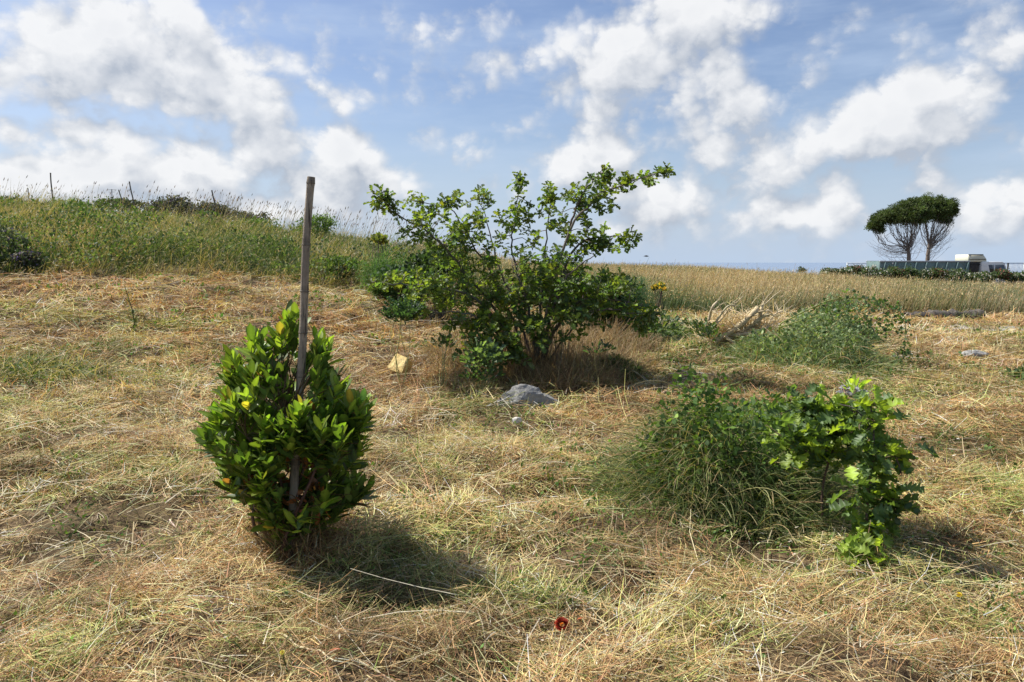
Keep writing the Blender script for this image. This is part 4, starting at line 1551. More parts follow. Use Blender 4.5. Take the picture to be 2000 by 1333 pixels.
weed_heap('cut_green_heap', wc + np.array([.05, .6, 0]), 1.0, 1.15, .56, 'long heap of freshly cut grey-green weeds beside the dead branches', 13000, 6000, 90, GH, Lb=.30, wb=.008, lsz=.05, dry=.22, cat='weed heap')
wc = ground_at(1610, 672)
weed_heap('cut_green_heap', wc + np.array([.1, .2, 0]), .95, .7, .72, 'upper end of the cut weed heap under the arching bramble stem', 5600, 4200, 40, GH, Lb=.28, wb=.008, lsz=.055, dry=.12, cat='weed heap')
wc = ground_at(1320, 665)
weed_heap('leafy_weed_clump', wc, .5, .5, .22, 'scrubby dark green leafy weeds left of the pile of dead branches', 500, 1000, 12, GH, Lb=.2, wb=.008, lsz=.07, dry=.25, group='low weeds about the oak')
wc = ground_at(1195, 725)
weed_heap('leafy_weed_clump', wc, .42, .35, .20, 'dark leafy weeds at the lower right foot of the big oak', 900, 900, 14, GC, Lb=.3, wb=.007, lsz=.06, dry=.3, group='low weeds about the oak')
wc = ground_at(50, 745)
weed_heap('weed_mound', wc, .95, .42, .16, 'green weed mound under crossed pale stalks at the left edge', 1700, 500, 60, GC, Lb=.5, wb=.007, lsz=.05, dry=.4)
wc = ground_at(1135, 738)
weed_heap('grass_tussock', wc, .18, .12, .22, 'small tussock of arching pale green grass in front of the dead thicket', 420, 10, 0, [(.20, .24, .08), (.30, .30, .14)], Lb=.36, wb=.006, dry=.3, cat='grass tuft')
wc = ground_at(1992, 745)
weed_heap('leafy_weed_clump', wc, .16, .2, .16, 'small leafy green weed cut by the right edge of the photo', 60, 260, 4, GC, Lb=.15, wb=.006, lsz=.07, dry=.1, group='low weeds about the oak')
wc = ground_at(1945, 612)
weed_heap('leafy_weed_clump', wc + np.array([0, .6, 0]), .5, .4, .40, 'dark green weed clump right of the low stone kerb', 700, 900, 0, GC, Lb=.3, wb=.016, lsz=.09, dry=.1)


# leafy seedlings near the oak
def leafy_plant(name, px, py, top_py, n, spread, size, cols, label, Y=None, stalks=3, leaf=OAK, group=None, cat='plant', droopy=0):
    b = ground_at(px, py) if Y is None else at(px, py, Y)
    if Y is not None:
        b[2] = H(b[0], b[1])
    e = empty(name, b, label, cat, group)
    top = at(px, top_py, b[1])
    st = Geo()
    lf = Geo()
    cols = np.array(cols)
    for k in range(stalks):
        t = top + np.array([U(-1, 1) * spread * .6, U(-1, 1) * spread * .6, U(-.35, .0) * spread])
        pts = grow(st, b + rng.normal(0, .012, 3), t, .005, .003, jit((.30, .30, .14), 1)[0], n=9, sides=4)
        m = n // stalks
        P = t + rand_dirs(m) * np.array([spread, spread, spread * .55]) * np.cbrt(U(0, 1, m))[:, None] * .75
        D = P - (t - [0, 0, spread * .5])
        D[:, 2] -= droopy * np.linalg.norm(D, axis=1)
        scatter(lf, leaf[0], leaf[1], P, frames(D, U(-.8, .8, m)), size * U(.6, 1.25, m), cols[rng.integers(0, len(cols), m)] * np.exp(rng.normal(0, .22, (m, 1))))
    st.build('stalks', GRASS, e, smooth=True)
    lf.build('foliage', OAKLEAF, e)
    return e


leafy_plant('young_plant', 786, 712, 604, 200, .21, .08, [(.04, .085, .045), (.06, .11, .055)], 'young blue-green plant on bare pale stalks above the yellow stone', Y=7.9, stalks=4, leaf=OAK2)
leafy_plant('young_plant', 868, 735, 662, 60, .16, .06, [(.09, .14, .05), (.07, .11, .04)], 'small pale green plant left of the silvery thistle at the oak foot', Y=7.9, stalks=3)
leafy_plant('thistle_plant', 940, 742, 690, 150, .24, .09, [(.13, .19, .10), (.10, .16, .08)], 'silvery green jagged-leaved thistle at the front foot of the oak', Y=7.75, stalks=5, leaf=OAK, droopy=.3)
leafy_plant('thistle_plant', 935, 760, 722, 90, .20, .07, [(.07, .12, .05), (.05, .09, .04)], 'darker leafy thistle below the silvery one at the oak foot', Y=7.65, stalks=4)
leafy_plant('young_plant', 1172, 722, 675, 40, .12, .06, [(.06, .11, .06)], 'small dark green plant poking through dead grass right of the oak', Y=7.9, stalks=2)
leafy_plant('leafy_weed', 1370, 668, 640, 130, .26, .08, [(.06, .10, .035), (.10, .15, .06)], 'broad-leaved weed standing just left of the dead branch pile', Y=11.0, stalks=4)
leafy_plant('leafy_weed', 1285, 668, 632, 130, .30, .08, [(.07, .11, .06), (.05, .09, .04)], 'drooping leafy weed at the far right end of the oak boughs', Y=9.6, stalks=4)
leafy_plant('leafy_weed', 1400, 680, 652, 60, .18, .06, [(.05, .09, .035)], 'dark low weed in front of the dead branch pile', Y=10.4, stalks=3)
leafy_plant('leafy_weed', 1660, 800, 752, 26, .11, .07, [(.20, .30, .05), (.26, .34, .06)], 'yellow-green star-shaped leafy sprig behind the sapling crown', Y=5.0, stalks=2, leaf=BAY)
# ------------------------------------------------------------------ bramble, dead branches, stones, flowers
def build_bramble():
    Y0 = 9.9
    b = ground_at(1530, 690)
    e = empty('bramble_stem', b, 'long arching pale green bramble stem with small leaves over the weed heap', 'bramble')
    g = Geo()
    lf = Geo()
    w = [b] + [at(px, py, Y0 + d) for px, py, d in [(1522, 640, .3), (1545, 622, .2), (1590, 600, .1), (1627, 586, 0), (1690, 583, 0), (1740, 597, -.1), (1765, 618, -.2), (1768, 650, -.3), (1764, 700, -.4)]]
    pts = spline(w, 60)
    r = np.linspace(.013, .004, 60)
    C = np.linspace(0, 1, 60)[:, None] * np.array((.14, .17, .06)) + (1 - np.linspace(0, 1, 60))[:, None] * np.array((.42, .44, .17))
    tube(g, pts, r, np.repeat(C, 6, axis=0), sides=6, cap=False)
    w2 = spline([at(1520, 640, Y0), at(1560, 628, Y0), at(1600, 616, Y0)], 20)
    tube(g, w2, np.linspace(.012, .006, 20), (.42, .44, .18), sides=5)
    P, D, S = [], [], []
    for i in range(14, 60):
        if U() < .75:
            for k in range(rng.integers(2, 7)):
                d = rand_dirs(1, -.2)[0]
                P.append(pts[i] + d * U(.02, .10))
                D.append(d)
                S.append(U(.03, .05))
    for (px, py, rx, ry, n) in [(1700, 595, 45, 18, 110), (1640, 605, 40, 14, 60), (1740, 625, 26, 22, 80), (1765, 690, 12, 34, 60), (1720, 650, 30, 20, 40), (1655, 570, 14, 8, 10), (1690, 630, 30, 14, 40)]:
        for k in range(n):
            P.append(at(px + rng.normal(0, rx * .5), py + rng.normal(0, ry * .5), Y0 - .2 + U(-.3, .2)))
            D.append(rand_dirs(1)[0])
            S.append(U(.03, .055))
    n = len(P)
    scatter(lf, ROUNDL[0], ROUNDL[1], np.array(P), frames(np.array(D), U(0, 6, n)), np.array(S), jit((.075, .125, .045), n, .35))
    lf.build('leaves', OAKLEAF, e)
    # twiggy side shoots
    s = g
    for k in range(26):
        p = pts[rng.integers(20, 60)]
        q = p + np.array([U(-.25, .2), U(-.2, .2), U(-.4, .12)])
        grow(s, p, q, .004, .002, (.17, .18, .09), n=6, sides=3)
    g.build('stem', GRASS, e, smooth=True)


build_bramble()


def build_deadwood():
    b = ground_at(1440, 655)
    Y0 = 11.2
    grp = 'dead branches piled beside the cut weeds'
    # (points, radius, label)
    B = [([(1405, 662), (1440, 640), (1475, 608), (1478, 603)], .030, 'thick pale forked dead branch slanting up to the right'),
         ([(1412, 668), (1450, 648), (1485, 622), (1500, 614)], .022, 'pale dead branch lying just below the thick forked one'),
         ([(1378, 648), (1386, 618), (1392, 600), (1400, 590)], .014, 'short curved dead branch standing up at the left of the pile'),
         ([(1385, 646), (1410, 622), (1424, 603)], .013, 'straight dead branch slanting up beside the short curved one'),
         ([(1480, 634), (1486, 608), (1492, 590)], .020, 'flat pale dead branch sticking straight up in the pile'),
         ([(1420, 655), (1460, 652), (1500, 640)], .018, 'nearly level dead branch low in the pile'),
         ([(1500, 636), (1512, 616), (1530, 606)], .010, 'thin dead branch at the right end of the pile'),
         ([(1395, 634), (1420, 600), (1440, 598)], .010, 'thin bent dead branch arching over the left of the pile'),
         ([(1420, 660), (1440, 672), (1480, 662), (1505, 664)], .014, 'dead branch lying lowest in front of the pile')]
    for pl, r, lab in B:
        pw = [at(px, py, Y0 + U(-.05, .12)) for px, py in pl]
        r *= 1.9
        pw[0] = pw[0] + (pw[0] - pw[1]) * .25
        e = empty('dead_branch', pw[0], lab, 'branch', grp)
        g = Geo()
        pts = spline(pw, 16)
        rr = np.linspace(r, r * .55, 16) * (1 + .12 * rng.normal(size=16))
        C = jit((.60, .50, .33), 1, .10, .02)[0]
        tube(g, pts, rr, C, sides=8)
        t = g
        for k in range(4):
            i = rng.integers(5, 14)
            d = (pts[min(i + 1, 15)] - pts[i - 1])
            d = d / np.linalg.norm(d) + rng.normal(0, .45, 3)
            grow(t, pts[i], pts[i] + d * U(.12, .3), r * .3, r * .12, C * .85, n=6, sides=4)
        t.build('limb', BARK, e, smooth=True)
    # shreds of bark and pale straw in the pile
    g = Geo()
    n = 1500
    px = np.clip(rng.normal(1445, 45, n), 1360, 1530)
    pos = np.array([at(a, b_, Y0 + U(.05, .5)) for a, b_ in zip(px, 644 + rng.normal(0, 14, n) - (px - 1440) * .12)])
    pos[:, 2] = np.maximum(pos[:, 2], H(pos[:, 0], pos[:, 1]))
    ribbons(g, pos, U(0, 6.28, n), U(-.2, 1.1, n), U(.12, .45, n), .013, U(0, .8, n), jit((.62, .52, .34), n, .25, .03), seg=3)
    tag(g.build('shredded_stalks', STRAW), 'shredded pale dry stalks heaped round the dead branches', 'dry stalks', kind='stuff')


build_deadwood()


def rock(name, c, s, seed, mat, label, cat='stone', sub=4, rough=.10, facets=9, rotz=0., group=None):
    import bmesh
    from mathutils import noise as mn
    bm = bmesh.new()
    bmesh.ops.create_icosphere(bm, subdivisions=sub, radius=1)
    r2 = np.random.default_rng(seed)
    pl = r2.normal(size=(facets, 3))
    pl[:, 2] = np.abs(pl[:, 2]) * .8
    pl /= np.linalg.norm(pl, axis=1, keepdims=True)
    dd = r2.uniform(.55, .85, facets)
    cz, sz = math.cos(rotz), math.sin(rotz)
    for v in bm.verts:
        p = np.array(v.co)
        for q in range(facets):
            k = p.dot(pl[q]) - dd[q]
            if k > 0:
                p = p - pl[q] * k * .96
        nn = mn.fractal(Vector(p * 2.2) + Vector((seed, 0, 0)), 1.0, 2.0, 5)
        p = p * (1 + rough * nn)
        p = p * np.array(s)
        v.co = (p[0] * cz - p[1] * sz, p[0] * sz + p[1] * cz, p[2])
    me = bpy.data.meshes.new(name)
    bm.to_mesh(me)
    bm.free()
    me.materials.append(mat)
    o = bpy.data.objects.new(name, me)
    o.location = [float(v) for v in c]
    COL.objects.link(o)
    return tag(o, label, cat, group)


def block_stone(name, c, s, mat, label):
    """roughly squared block, chipped edges, tipped over a little"""
    import bmesh
    from mathutils import noise as mn
    bm = bmesh.new()
    bmesh.ops.create_cube(bm, size=1)
    bmesh.ops.subdivide_edges(bm, edges=bm.edges[:], cuts=9, use_grid_fill=True)
    for v in bm.verts:
        p = v.co.copy()
        q = Vector([math.copysign(min(abs(t), .5) , t) for t in p])
        e = sorted(abs(t) for t in p)
        if e[1] > .44:
            q *= .955
        if e[0] > .44:
            q *= .95
        q.x *= 1 - .22 * (q.z + .5)
        nn = mn.fractal(p * 4.0, 1.0, 2.0, 5)
        q *= 1 + .055 * nn
        v.co = Vector((q.x * s[0], q.y * s[1], q.z * s[2]))
    me = bpy.data.meshes.new(name)
    bm.to_mesh(me)
    bm.free()
    me.materials.append(mat)
    o = bpy.data.objects.new(name, me)
    o.location = [float(v) for v in c]
    o.rotation_euler = (-.55, .25, -.5)
    COL.objects.link(o)
    return tag(o, label, 'stone')


ROCKM = proc_mat('grey_rock', (.17, .17, .165), (.29, .29, .285), scale=6, rough=.9, c3=(.38, .37, .33), bump=.8, bscale=22, bdist=.02)
YELM = proc_mat('yellow_stone', (.72, .52, .20), (.85, .68, .32), scale=7, rough=.95, c3=(.50, .34, .13), bump=.9, bscale=28, bdist=.015)
c = ground_at(1024, 800)
rock('grey_boulder', c + np.array([.0, .08, .065]), (.29, .17, .17), 21, ROCKM, 'pointed grey boulder bedded in the straw before the oak thicket', facets=11, rotz=.3)
c = ground_at(1066, 800)
rock('grey_boulder', c + np.array([.0, .07, .05]), (.15, .12, .125), 8, ROCKM, 'small darker rock leaning against the right of the grey boulder')
c = ground_at(783, 734)
block_stone('yellow_stone', c + np.array([0, 0, .115]), (.23, .16, .21), YELM, 'square-cut ochre yellow stone lying alone left of the oak')
c = ground_at(1008, 836)
rock('pale_stone', c + np.array([0, 0, .07]), (.05, .04, .035), 4, proc_mat('pale_stone', (.5, .47, .4), (.7, .67, .6), scale=14, bump=.6), 'small whitish stone in the straw in front of the grey boulder', sub=3)
c = ground_at(1902, 700)
rock('flat_grey_stone', c + np.array([0, 0, .07]), (.2, .14, .07), 14, ROCKM, 'flat pale grey stone half buried in the straw at far right', sub=3)
c = ground_at(1662, 790)
rock('rubble_stone', c + np.array([0, 0, .14]), (.16, .10, .06), 51, ROCKM, 'rough grey stone just visible above the sapling leaves', sub=4, rough=.3)
for k, (px, py, s) in enumerate([(1850, 640, .12), (1885, 641, .09), (1810, 642, .07)]):
    c = ground_at(px, py)
    rock('track_stone', c + np.array([0, 0, .02]), (s, s * .7, s * .35), 60 + k, ROCKM, ['widest grey stone lying on the gravel track', 'grey stone right of the widest one on the gravel track', 'smallest grey stone, left on the gravel track'][k], sub=3, group='loose stones on the gravel track')


def build_kerb():
    a = ground_at(1768, 622)
    b = ground_at(1898, 625)
    e = empty('stone_kerb', a, 'low rough dark stone kerb lying before the golden field at right', 'stone kerb')
    import bmesh
    from mathutils import noise as mn
    n = 48
    P = np.linspace(a, b + np.array([0, -.35, 0]), n)
    g = Geo()
    V = []
    prof = [(-.16, -.10), (-.17, .06), (-.10, .14), (.10, .15), (.17, .07), (.17, -.1)]
    for i, p in enumerate(P):
        hs = (.6 + .75 * i / n) * (1 + .35 * mn.noise(Vector((i * .35, 3, 1))))
        p = np.array([p[0], p[1], H(p[0], p[1])])
        for (dy, dz) in prof:
            nz = mn.fractal(Vector((p[0] * 3, dy * 9, dz * 9)), 1, 2, 4) * .035
            V.append(p + np.array([nz, dy + nz, (dz * 1.25 + .02) * hs + nz]))
    V = np.array(V)
    m = len(prof)
    F_ = [(i * m + k, i * m + k + 1, (i + 1) * m + k + 1, (i + 1) * m + k) for i in range(n - 1) for k in range(m - 1)]
    o = mesh_obj('slab', V, [F_, [(0, 1, 2, 3, 4, 5), tuple((n - 1) * m + k for k in (5, 4, 3, 2, 1, 0))]], proc_mat('kerb_stone', (.04, .034, .03), (.10, .085, .07), scale=5, c3=(.20, .175, .15), bump=.9, bscale=14), None, e)
    g = Geo()
    x = U(b[0] - .75, b[0] + .02, 420)
    t = (x - a[0]) / (b[0] - a[0])
    y = a[1] + (b[1] - .35 - a[1]) * t + U(-.2, .05, 420)
    ribbons(g, np.c_[x, y, H(x, y) + U(0, .16, 420)], U(0, 6.28, 420), U(.8, 1.5, 420), U(.06, .16, 420), .012, U(.2, 1, 420), jit((.13, .15, .06), 420), seg=2)
    g.build('moss_tufts', GRASS, e)


build_kerb()


def flower_head(name, px, py, size, petal, centre, label, npet=26, up=.10, stemless=False):
    c = ground_at(px, py) + np.array([0, 0, up])
    e = empty(name, c, label, 'flower')
    to = np.array([0, 0, CAM_Z]) - c
    ax = to / np.linalg.norm(to) * .55 + np.array([0, 0, .6])
    ax /= np.linalg.norm(ax)
    f = frames(ax[None])[0]
    g = Geo()
    P, D, RO = [], [], []
    for ring, (ang, sc) in enumerate(((1.35, 1.0), (1.0, .85), (.65, .6))):
        for k in range(npet):
            ph = k * 2 * math.pi / npet + ring * .1
            rad = f[:, 0] * math.cos(ph) + f[:, 2] * math.sin(ph)
            d = ax * math.cos(ang) + rad * math.sin(ang)
            P.append(c + rad * size * .18)
            D.append(d)
            RO.append(sc)
    n = len(P)
    fr = frames(np.array(D))
    scatter(g, ROUNDL[0] * np.array([.55, 1, 1]), ROUNDL[1], np.array(P), fr, size * .5 * np.array(RO), jit(petal, n, .3))
    g.build('petals', PETAL, e)
    g = Geo()
    d = rand_dirs(60)
    d = d * np.sign((d @ ax))[:, None]
    scatter(g, SEED[0] * np.array([2, 1, 1]), SEED[1], np.tile(c, (60, 1)) + d * size * .05, frames(d), size * .16, jit(centre, 60, .2))
    g.build('centre', PETAL, e)
    g = Geo()
    grow(g, c - ax * .004, c + np.array([.02, .03, -up - .02]), .003, .003, (.12, .16, .05), n=6, sides=5)
    g.build('stalk', GRASS, e)
    return e


flower_head('red_flower', 1097, 1268, .050, (.27, .028, .012), (.75, .28, .04), 'dark red fading flower head with orange centre lying in the foreground straw', up=.10)
flower_head('yellow_flower', 1870, 1206, .022, (.75, .55, .03), (.70, .45, .02), 'single small yellow flower in the straw at lower right', npet=14)
flower_head('yellow_flower', 553, 1328, .016, (.70, .60, .10), (.60, .45, .05), 'tiny yellow flower at the bottom edge, below the bamboo stake', npet=12)


def single_leaf(px, py, L, C, label, rollv=.3):
    c = ground_at(px, py) + np.array([0, 0, .055])
    g = Geo()
    scatter(g, BAY[0] * np.array([1.5, 1, 1]), BAY[1], c[None] - [[L / 2, 0, 0]], frames(np.array([[1, .4, .1]]), rollv), L, C)
    o = g.build('fallen_leaf', PETAL, origin=c)
    tag(o, label, 'leaf')
    m = o.modifiers.new('thickness', 'SOLIDIFY')
    m.thickness = .0012


single_leaf(655, 1300, .045, (.45, .16, .09), 'fallen reddish-pink leaf in the straw below the bay shrub')
single_leaf(1135, 1236, .035, (.45, .14, .06), 'small fallen rust-red leaf just above the dark red flower')


def twig(name, pl, r, C, label, Yoff=0, n=14, lift=.05):
    pw = []
    for (px, py) in pl:
        q = ground_at(px, py)
        q[2] += lift
        pw.append(q)
    g = Geo()
    pts = spline(pw, n)
    pts[1:-1] += rng.normal(0, r * .6, (n - 2, 3))
    tube(g, pts, np.linspace(r, r * .55, n), C, sides=6)
    return tag(g.build(name, BARK, smooth=True, origin=pw[0]), label, 'twig')


twig('curved_twig', [(742, 1006), (765, 998), (790, 995), (824, 998)], .0075, (.14, .11, .06), 'dark curved twig lying just right of the bay shrub')
twig('short_twig', [(1092, 1306), (1110, 1308), (1134, 1313)], .006, (.38, .33, .28), 'short pale grey twig below the dark red flower')
twig('short_twig', [(1960, 1295), (1985, 1305), (2010, 1316)], .006, (.40, .36, .28), 'pale grey twig entering at the lower right corner')
twig('long_stalk', [(545, 1260), (590, 1290), (620, 1297), (652, 1316)], .0045, (.62, .54, .36), 'long pale bent stalk in the straw below the bamboo stake')
twig('long_stalk', [(700, 1185), (760, 1235), (850, 1300), (900, 1340)], .0028, (.50, .40, .22), 'thin reddish straw stalk running down right from the bay shadow')
twig('long_stalk', [(1055, 1180), (940, 1215), (850, 1200)], .0016, (.36, .32, .18), 'thin yellowish stalk crossing the right end of the bay shadow')
twig('cut_stalk', [(225, 695), (250, 712), (225, 730)], .010, (.34, .36, .15), 'thick green cut stem lying in the weeds at left')
twig('cut_stalk', [(40, 740), (48, 765), (50, 790)], .012, (.36, .42, .20), 'thick pale green cut stem near the left edge')


def build_tall_stem():
    b = ground_at(264, 658)
    e = empty('dry_weed_stem', b, 'solitary thin upright green-brown weed stem in the left straw', 'weed stem')
    g = Geo()
    pts = spline([b] + [at(px, py, b[1]) for px, py in [(262, 630), (258, 605), (250, 580), (243, 558)]], 20)
    tube(g, pts, np.linspace(.010, .004, 20), (.17, .17, .08), sides=5)
    for k in range(8):
        i = rng.integers(3, 16)
        grow(g, pts[i], pts[i] + rng.normal(0, .05, 3) + [0, 0, .06], .003, .0015, (.18, .19, .08), n=5, sides=3)
    g.build('stem', GRASS, e, smooth=True)
    l = Geo()
    n = 50
    i = rng.integers(0, 10, n)
    scatter(l, SMALL[0], SMALL[1], pts[i] + rng.normal(0, .015, (n, 3)), frames(rand_dirs(n, .6)), .05, jit((.12, .17, .05), n))
    l.build('leaves', GRASS, e)


build_tall_stem()


# ------------------------------------------------------------------ shrubs, fennel and canes on the bank
def far_shrub(name, px, py, Y, rx, ry, depth, n, size, cols, label, cat='shrub', flower=None, nf=0, fsize=.06, group=None, leaf=ROUNDL, mat=None, base_z=None, upw=.3):
    c = at(px, py, Y)
    W, Ht = rx * Y / F, ry * Y / F
    bz = H(c[0], c[1])
    e = empty(name, (c[0], c[1], bz), label, cat, group)
    zc = c[2]
    st = Geo()
    nb = 12
    for k in range(nb):
        t = np.array([c[0] + U(-1, 1) * W * .7, Y + U(-1, 1) * depth * .6, zc + U(-.2, .75) * Ht])
        grow(st, np.array([c[0] + U(-.2, .2) * W, Y, bz - .03]), t, .02 * W + .004, .005, (.16, .13, .10), n=7, sides=4)
    st.build('stems', BARK, e, smooth=True)
    # clumps on an uneven outline
    ncl = max(8, n // 45)
    a = rand_dirs(ncl)
    cc = a * np.cbrt(U(.15, 1, ncl))[:, None] * .8
    k = rng.integers(0, ncl, n)
    P = cc[k] + rng.normal(0, .16, (n, 3))
    P = P * np.array([W, depth, Ht]) + np.array([c[0], Y, zc])
    P[:, 2] = np.maximum(P[:, 2], H(P[:, 0], P[:, 1]) + .02)
    cols = np.array(cols)
    C = cols[rng.integers(0, len(cols), n)] * np.exp(rng.normal(0, .25, (n, 1))) * (np.exp(rng.normal(0, .25, ncl))[k])[:, None]
    lf = Geo()
    scatter(lf, leaf[0], leaf[1], P, frames(rand_dirs(n, upw), U(0, 6, n)), size * U(.6, 1.3, n), C)
    lf.build('foliage', mat or GRASS, e)
    if flower is not None:
        fl = Geo()
        fc = np.array(flower)
        kf = rng.integers(0, ncl, nf)
        D = a[kf] + rng.normal(0, .2, (nf, 3))
        P = cc[kf] * 1.12 + rng.normal(0, .13, (nf, 3))
        P = P * np.array([W, depth, Ht]) + np.array([c[0], Y, zc])
        scatter(fl, ROUNDL[0] * [1.2, 1, 1], ROUNDL[1], P, frames(rand_dirs(nf, .4), U(0, 6, nf)), fsize * U(.7, 1.3, nf), fc[rng.integers(0, len(fc), nf)] * np.exp(rng.normal(0, .12, (nf, 1))))
        fl.build('flowers', PETAL, e)['kind'] = 'stuff'
    return e


PURP = [(.085, .09, .075), (.12, .105, .12), (.07, .085, .05), (.13, .13, .09)]
VIO = [(.16, .12, .26), (.20, .17, .28)]
far_shrub('lavender_shrub', 335, 410, 22.3, 50, 27, .8, 5200, .055, PURP, 'largest dark grey-purple shrub on the crest of the left ridge', flower=VIO, nf=350, fsize=.035)
far_shrub('lavender_shrub', 415, 418, 22.3, 42, 23, .8, 3400, .055, PURP, 'dark purple shrub around the leaning cane nearest the bamboo stake', flower=VIO, nf=260, fsize=.035)
far_shrub('lavender_shrub', 485, 428, 22.3, 45, 20, .7, 2400, .05, PURP, 'low dark purple shrub on the ridge right of the leaning canes', flower=VIO, nf=180, fsize=.035)
far_shrub('lavender_shrub', 235, 400, 22.6, 50, 12, .7, 2300, .055, [(.07, .10, .04), (.09, .09, .06)], 'low dark green scrub on the ridge at the foot of two canes')
far_shrub('lavender_shrub', 10, 480, 13.2, 40, 42, .7, 2600, .05, [(.13, .18, .08), (.16, .20, .09), (.10, .12, .09)], 'dark violet-flowered shrub at the left edge of the bank', flower=VIO, nf=260, fsize=.03)
far_shrub('lavender_shrub', 55, 505, 12.9, 26, 16, .4, 1700, .045, PURP, 'small dark violet shrub low beside the left edge shrub', flower=VIO, nf=200, fsize=.03)
BR = [(.10, .17, .035), (.14, .21, .05), (.075, .13, .03)]
for i, (px, py, Y, rx, ry, n, lab) in enumerate([
        (140, 405, 20.5, 45, 20, 2300, 'bright green leafy weeds below the tallest ridge cane'), (245, 470, 17, 60, 36, 3600, 'broad bright green weed patch in mid bank'),
        (290, 440, 18.5, 40, 26, 2000, 'bright green weeds below the two leaning ridge canes'), (210, 500, 15, 55, 22, 2300, 'green weeds low on the bank above the straw edge'),
        (620, 440, 19.5, 40, 24, 2300, 'green weeds on the bank just right of the bamboo stake'), (500, 445, 19.5, 60, 20, 2400, 'green weeds under the low purple ridge shrub'),
        (465, 520, 14.6, 45, 16, 1500, 'dark green tuft at the foot of the bank left of the stake'), (665, 520, 15.2, 40, 24, 1900, 'green weeds at the foot of the bank right of the stake'),
        (30, 410, 19, 40, 22, 1600, 'green leafy weeds on the bank top in the left corner'), (360, 470, 17, 40, 26, 1700, 'yellowish green weeds in mid bank below the largest purple shrub'),
        (560, 500, 16, 36, 24, 1500, 'green weeds on the bank behind the bamboo stake')]):
    far_shrub('bank_weeds', px, py, Y, rx, ry, .6, n, .06, BR, lab, cat='weeds', leaf=SMALL)


def fennel(px, base_py, Y, W, Ht, n, label, C=(.10, .19, .05)):
    b = at(px, base_py, Y)
    b[2] = H(b[0], b[1])
    e = empty('fennel_plant', b, label, 'fennel')
    st = Geo()
    P = []
    for k in range(int(n / 60) + 6):
        t = b + np.array([rng.normal(0, W * .42), rng.normal(0, W * .3), Ht * U(.45, 1.0)])
        pts = grow(st, b + rng.normal(0, .05, 3) * [1, 1, 0], t, .009, .003, (.20, .26, .10), n=8, sides=4)
        m = 60
        i = rng.integers(2, 8, m)
        P.append(pts[i] + rng.normal(0, W * .12, (m, 3)))
    P = np.concatenate(P)
    m = len(P)
    lf = Geo()
    for rep in range(4):
        ribbons(lf, P + rng.normal(0, .03, (m, 3)), U(0, 6.28, m), U(-.2, 1.5, m), U(.07, .20, m), .006, U(0, .8, m), jit(C, m, .25), seg=2, tipw=.5)
    st.build('stems', GRASS, e, smooth=True)
    lf.build('feathery_leaves', GRASS, e)


fennel(745, 575, 13.6, .55, .78, 1500, 'feathery bright green fennel plant at the left of the oak shrub')
fennel(790, 572, 13.4, .45, .60, 1000, 'darker feathery fennel tucked behind the left oak boughs', (.06, .12, .04))
fennel(1212, 612, 12.5, .55, 1.05, 1800, 'tall feathery fennel plume behind the right oak boughs', (.075, .15, .07))
fennel(1175, 612, 12.8, .6, .75, 1400, 'low feathery fennel behind the oak, left of the tall plume', (.05, .11, .04))
fennel(1240, 612, 11.8, .35, .55, 700, 'short dense dark fennel right of the tall plume', (.045, .09, .04))
far_shrub('dark_shrub', 790, 545, 12.8, 60, 24, .6, 3000, .075, [(.04, .08, .03), (.06, .11, .04)], 'dark leafy bush low behind the left side of the oak', leaf=ROUNDL)
far_shrub('dark_shrub', 860, 530, 12.8, 70, 44, .7, 3600, .08, [(.05, .085, .03), (.07, .12, .04)], 'dense dark bush behind the left middle of the oak', leaf=ROUNDL)
far_shrub('dark_shrub', 1140, 575, 12.2, 90, 34, .6, 3400, .075, [(.035, .07, .03), (.05, .10, .035)], 'dense dark bush behind the right middle of the oak', leaf=ROUNDL)
far_shrub('yellow_flowered_plant', 1288, 562, 17.4, 16, 9, .25, 300, .06, [(.15, .20, .05)], 'small plant with yellow-orange blooms right of the oak', cat='plant', flower=[(.75, .55, .04), (.70, .45, .05)], nf=130, fsize=.055)
far_shrub('yellow_flowered_plant', 738, 465, 14.6, 16, 10, .3, 320, .06, [(.20, .24, .05)], 'yellow-green plant in bloom between the bamboo stake and the oak', cat='plant', flower=[(.55, .48, .05)], nf=90, fsize=.05)

# canes on the ridge
for (x0, y0, x1, y1, Y, r, lab) in [(103, 402, 99, 338, 23, .022, 'tallest upright thin cane on the left ridge'), (58, 400, 55, 368, 23, .016, 'shortest cane stub at the far left of the ridge'),
                                    (246, 412, 232, 371, 22, .018, 'leaning cane, left one of the close pair on the ridge'), (264, 412, 253, 355, 22, .020, 'leaning cane, right and taller one of the close pair on the ridge'),
                                    (425, 420, 414, 372, 22, .022, 'leaning cane standing in the dark purple ridge shrub')]:
    b = at(x0, y0, Y)
    b[2] = min(b[2], H(b[0], b[1]) + .02)
    t = at(x1, y1, Y)
    u = at(x0, y0, Y)
    d = (u - t) / (u[2] - t[2])
    b = t + d * (H(t[0], t[1]) - t[2])
    cane('ridge_cane', b, t, r, r * .85, lab, 'cane', 'canes standing along the left ridge', nodes=5, C=(.16, .14, .11))


